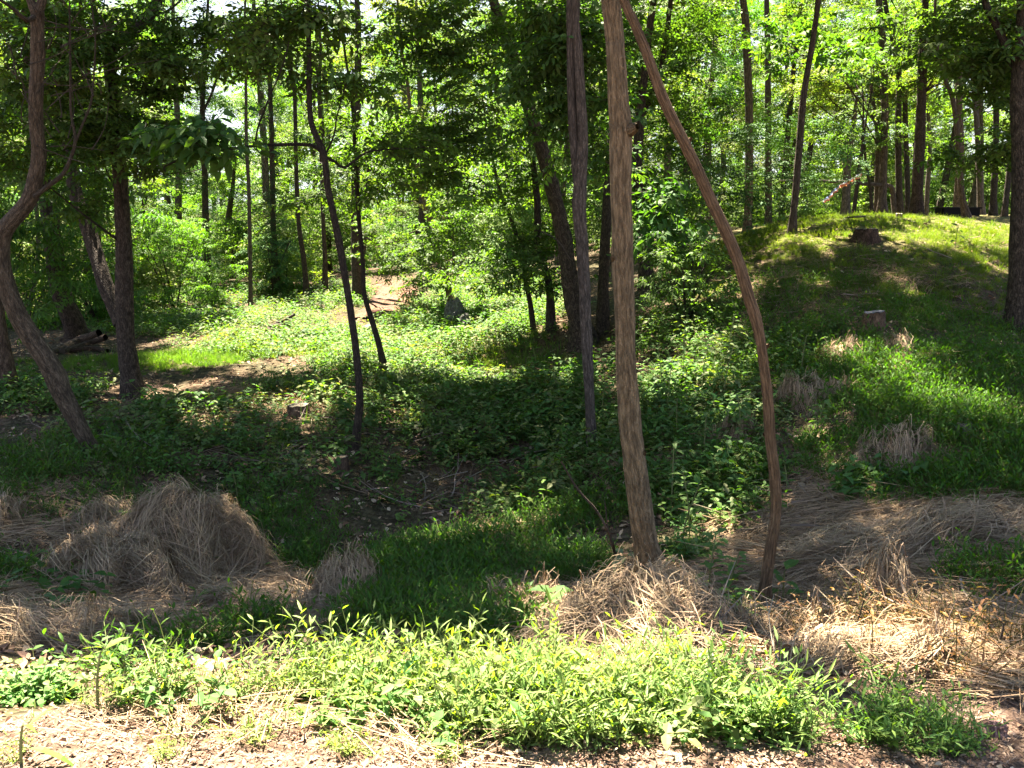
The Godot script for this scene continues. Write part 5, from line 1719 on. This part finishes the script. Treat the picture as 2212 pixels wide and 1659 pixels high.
	for p in [[620, 850, 130, 0.6, 40], [1080, 820, 120, 1.4, 70], [1020, 760, 90, 1.4, 50], [1650, 800, 200, 1.4, 60], [1180, 760, 100, 1.2, 50], [1250, 1000, 200, 0.8, 40], [700, 960, 250, 1.2, 40]]:
		patch(b, p[0], p[1], p[2], p[3], p[4], 0.6, 1.2, w)
	commit(b, "long_grass", "loose tufts of long grass on the shaded banks", "grass", "blades")

func build_weeds() -> void:
	var green := Color(0.085, 0.16, 0.04)
	weed("tall_weed", "single tall weed with yellowed leaves at the trail edge", 210, 1530, 0.2, 6, 0.1, 0.035, 1, Color(0.14, 0.19, 0.04))
	weed("broadleaf_weed", "broad leaved weed in the straw before the biggest straw mound", 462, 1312, 0.1, 5, 0.13, 0.055, 0, green, "", true)
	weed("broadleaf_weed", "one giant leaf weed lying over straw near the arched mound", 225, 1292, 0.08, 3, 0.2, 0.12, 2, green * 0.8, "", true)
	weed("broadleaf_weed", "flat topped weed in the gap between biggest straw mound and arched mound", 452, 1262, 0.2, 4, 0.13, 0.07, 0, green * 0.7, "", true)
	weed("broadleaf_weed", "upright weed with rounded leaves above the biggest mound's shoulder", 515, 1090, 0.3, 9, 0.075, 0.055, 2, green)
	weed("broadleaf_weed", "two leaved seedling over the flat straw cushion", 1180, 1345, 0.18, 4, 0.12, 0.1, 2, green, "", true)
	weed("broadleaf_weed", "large leafed weed at the foot of the bent tree", 1690, 1320, 0.24, 6, 0.13, 0.06, 0, green * 0.9)
	weed("broadleaf_weed", "pokeweed like shoot hugging the brown barked tree", 1470, 1195, 0.5, 16, 0.15, 0.05, 1, green)
	weed("broadleaf_weed", "leafy shoot on the bank above the pale log end", 1440, 905, 0.55, 18, 0.1, 0.05, 0, green * 1.1)
	var shoots := [[1430, 860, 0.62, "nearest the grey seamed trunk's uphill side"], [1475, 830, 0.7, "behind the pair by the pale leaves"], [1515, 850, 0.55, "under the bent brown tree's middle"], [1570, 800, 0.6, "beneath the bend of the brown tree"], [1460, 960, 0.45, "low beside the brown barked tree"], [1520, 990, 0.4, "on the straw mat uphill of the trunks"], [1600, 960, 0.45, "touching the bent brown tree's uphill side"], [1300, 900, 0.4, "between grey seamed trunk and brown barked tree, lower"], [1330, 830, 0.5, "between grey seamed trunk and brown barked tree, higher"], [1450, 1110, 0.55, "leaning on the brown barked tree's lower trunk"], [1490, 1160, 0.5, "above the grey fallen log"], [1530, 1280, 0.35, "over the sunlit straw heap's dark side"], [1570, 1310, 0.3, "nearest the bent tree's foot"], [1730, 810, 0.4, "uphill of the grass hung straw hump"], [1760, 960, 0.35, "low on the slope past the bent tree"]]
	for k in shoots:
		weed("leafy_shoot", "leafy shoot " + k[3], k[0], k[1], k[2], 20, 0.085, 0.042, 0, Color(0.105, 0.175, 0.055), "leafy shoots about the two brown trees")
	weed("broadleaf_weed", "tallest leafy shoot on the dry hump beside the bent tree", 1560, 880, 0.6, 18, 0.1, 0.045, 0, green * 1.1)
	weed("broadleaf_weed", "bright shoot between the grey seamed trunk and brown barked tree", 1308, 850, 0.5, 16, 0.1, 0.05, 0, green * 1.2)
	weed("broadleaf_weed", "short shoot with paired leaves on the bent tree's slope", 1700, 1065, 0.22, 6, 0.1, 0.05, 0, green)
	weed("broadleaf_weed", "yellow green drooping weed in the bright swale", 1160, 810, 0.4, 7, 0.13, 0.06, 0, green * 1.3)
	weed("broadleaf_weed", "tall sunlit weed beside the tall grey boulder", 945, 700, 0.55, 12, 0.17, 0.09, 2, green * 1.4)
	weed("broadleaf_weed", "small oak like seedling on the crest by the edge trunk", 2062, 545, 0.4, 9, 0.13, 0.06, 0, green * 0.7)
	weed("broadleaf_weed", "pale large leaf lying against the brown barked tree's foot", 1345, 1250, 0.16, 3, 0.16, 0.08, 0, Color(0.2, 0.24, 0.12), "", true)
	weed("broadleaf_weed", "whitish curled leaf weed in front of the sunlit straw heap", 1475, 1470, 0.12, 4, 0.11, 0.05, 0, Color(0.2, 0.24, 0.14))
	weed("broadleaf_weed", "blade leaved young plant at the bottom corner of the trail", 45, 1650, 0.12, 4, 0.16, 0.02, 1, Color(0.12, 0.2, 0.04))

# ---------------------------------------------------------------- people: one skin meshed from a field of joined bones
func build_walkers() -> void:
	walker("person walking away down the dirt path, bare legs and dark shorts, mostly behind leaves", 836, 614, 45.0, [Color(0.28, 0.26, 0.22), Color(0.03, 0.02, 0.02), Color(0.3, 0.17, 0.11), Color(0.06, 0.035, 0.02)], 0.16, 0.0)
	walker("person in blue grey top walking beside the path, nearly hidden by leaves", 872, 613, 44.0, [Color(0.05, 0.09, 0.16), Color(0.06, 0.065, 0.075), Color(0.3, 0.17, 0.11), Color(0.2, 0.09, 0.03)], -0.14, 0.5)

func walker(label: String, px: float, py: float, d: float, cols: Array, stride: float, long_legs: float) -> void:
	var at := P(px, py, d)
	at.y = H(at.x, at.z)
	var bones := []
	for s in [-1.0, 1.0]:
		var hip := Vector3(0.085 * s, 0.92, 0)
		var knee := Vector3(0.09 * s, 0.5, -stride * s * 0.6 - 0.03)
		var ankle := Vector3(0.09 * s, 0.09, -stride * s * 1.1 + 0.05)
		bones.append([hip, hip.lerp(knee, 0.75), 0.088, 0.07, 1])
		bones.append([hip.lerp(knee, 0.75), knee, 0.062, 0.052, 1 if long_legs > 0.0 else 2])
		bones.append([knee, ankle, 0.056, 0.036, 1 if long_legs > 0.0 else 2])
		bones.append([ankle + Vector3(0, -0.045, 0.03), ankle + Vector3(0, -0.055, -0.15), 0.038, 0.03, 3])
		var sh := Vector3(0.175 * s, 1.42, 0)
		var elbow := Vector3(0.215 * s, 1.14, stride * s * 0.5)
		var wrist := Vector3(0.2 * s, 0.9, stride * s * 0.9 - 0.08)
		bones.append([sh, sh.lerp(elbow, 0.6), 0.055, 0.05, 0])
		bones.append([sh.lerp(elbow, 0.6), elbow, 0.043, 0.038, 2])
		bones.append([elbow, wrist, 0.037, 0.026, 2])
		bones.append([wrist, wrist + Vector3(0, -0.09, -0.02), 0.027, 0.02, 2])
	bones.append([Vector3(0, 0.95, 0), Vector3(0, 1.1, 0), 0.14, 0.135, 0])
	bones.append([Vector3(-0.06, 1.3, 0), Vector3(0.06, 1.3, 0), 0.13, 0.13, 0])
	bones.append([Vector3(0, 1.1, 0), Vector3(0, 1.36, 0), 0.135, 0.13, 0])
	bones.append([Vector3(0, 1.42, 0), Vector3(0, 1.55, -0.01), 0.055, 0.05, 2])
	bones.append([Vector3(0, 1.6, -0.01), Vector3(0, 1.68, 0.0), 0.08, 0.088, 2])
	bones.append([Vector3(0, 1.68, 0.025), Vector3(0, 1.72, 0.01), 0.085, 0.08, 3])
	var cell := 0.028
	var nx := 22
	var ny := 66
	var nz := 22
	var o := Vector3(-nx * cell * 0.5, -0.03, -nz * cell * 0.5)
	var val := PackedFloat32Array()
	var who := PackedInt32Array()
	val.resize(nx * ny * nz)
	who.resize(nx * ny * nz)
	for z in nz:
		for y in ny:
			for x in nx:
				var p := o + Vector3(x, y, z) * cell
				var best := 9.0
				var f := 9.0
				var w := 0
				for b in bones:
					var a: Vector3 = b[0]
					var ab: Vector3 = b[1] - a
					var t := clampf((p - a).dot(ab) / ab.length_squared(), 0.0, 1.0)
					var dd := p.distance_to(a + ab * t) - lerpf(b[2], b[3], t)
					if dd < best:
						best = dd; w = b[4]
					var h := clampf(0.5 + 0.5 * (f - dd) / 0.035, 0.0, 1.0)
					f = lerpf(f, dd, h) - 0.035 * h * (1.0 - h)
				val[(z * ny + y) * nx + x] = f
				who[(z * ny + y) * nx + x] = w
	var mb := MB.new()
	var idx := {}
	for z in nz - 1:
		for y in ny - 1:
			for x in nx - 1:
				var s := Vector3.ZERO
				var n := 0
				var k := (z * ny + y) * nx + x
				for e in [[0, 1, Vector3(0, 0, 0), Vector3(1, 0, 0)], [0, 2, Vector3(0, 0, 0), Vector3(0, 1, 0)], [0, 4, Vector3(0, 0, 0), Vector3(0, 0, 1)], [1, 3, Vector3(1, 0, 0), Vector3(0, 1, 0)], [1, 5, Vector3(1, 0, 0), Vector3(0, 0, 1)], [2, 3, Vector3(0, 1, 0), Vector3(1, 0, 0)], [2, 6, Vector3(0, 1, 0), Vector3(0, 0, 1)], [4, 5, Vector3(0, 0, 1), Vector3(1, 0, 0)], [4, 6, Vector3(0, 0, 1), Vector3(0, 1, 0)], [3, 7, Vector3(1, 1, 0), Vector3(0, 0, 1)], [5, 7, Vector3(1, 0, 1), Vector3(0, 1, 0)], [6, 7, Vector3(0, 1, 1), Vector3(1, 0, 0)]]:
					var ia: int = k + (e[0] & 1) + ((e[0] >> 1) & 1) * nx + (e[0] >> 2) * nx * ny
					var ib: int = k + (e[1] & 1) + ((e[1] >> 1) & 1) * nx + (e[1] >> 2) * nx * ny
					var fa := val[ia]
					var fb := val[ib]
					if (fa < 0.0) != (fb < 0.0):
						s += e[2] + e[3] * (fa / (fa - fb))
						n += 1
				if n:
					idx[k] = mb.v.size()
					mb.v.append(o + (Vector3(x, y, z) + s / n) * cell)
					mb.c.append(cols[who[k]])
	for k in idx:
		for ax in [[1, nx, nx * ny], [nx, nx * ny, 1], [nx * ny, 1, nx]]:
			var fa := val[k]
			var fb := val[k + ax[0]]
			if (fa < 0.0) == (fb < 0.0): continue
			var a: int = k
			var b: int = k - ax[1]
			var c: int = k - ax[1] - ax[2]
			var e: int = k - ax[2]
			if not (idx.has(a) and idx.has(b) and idx.has(c) and idx.has(e)): continue
			mb.tri(idx[a], idx[b], idx[c]); mb.tri(idx[a], idx[c], idx[e])
	var st := MeshInstance3D.new()
	st.mesh = mb.mesh(mats.litter)
	st.name = numbered("person")
	add_child(st)
	st.position = at
	meta(st, label, "person")
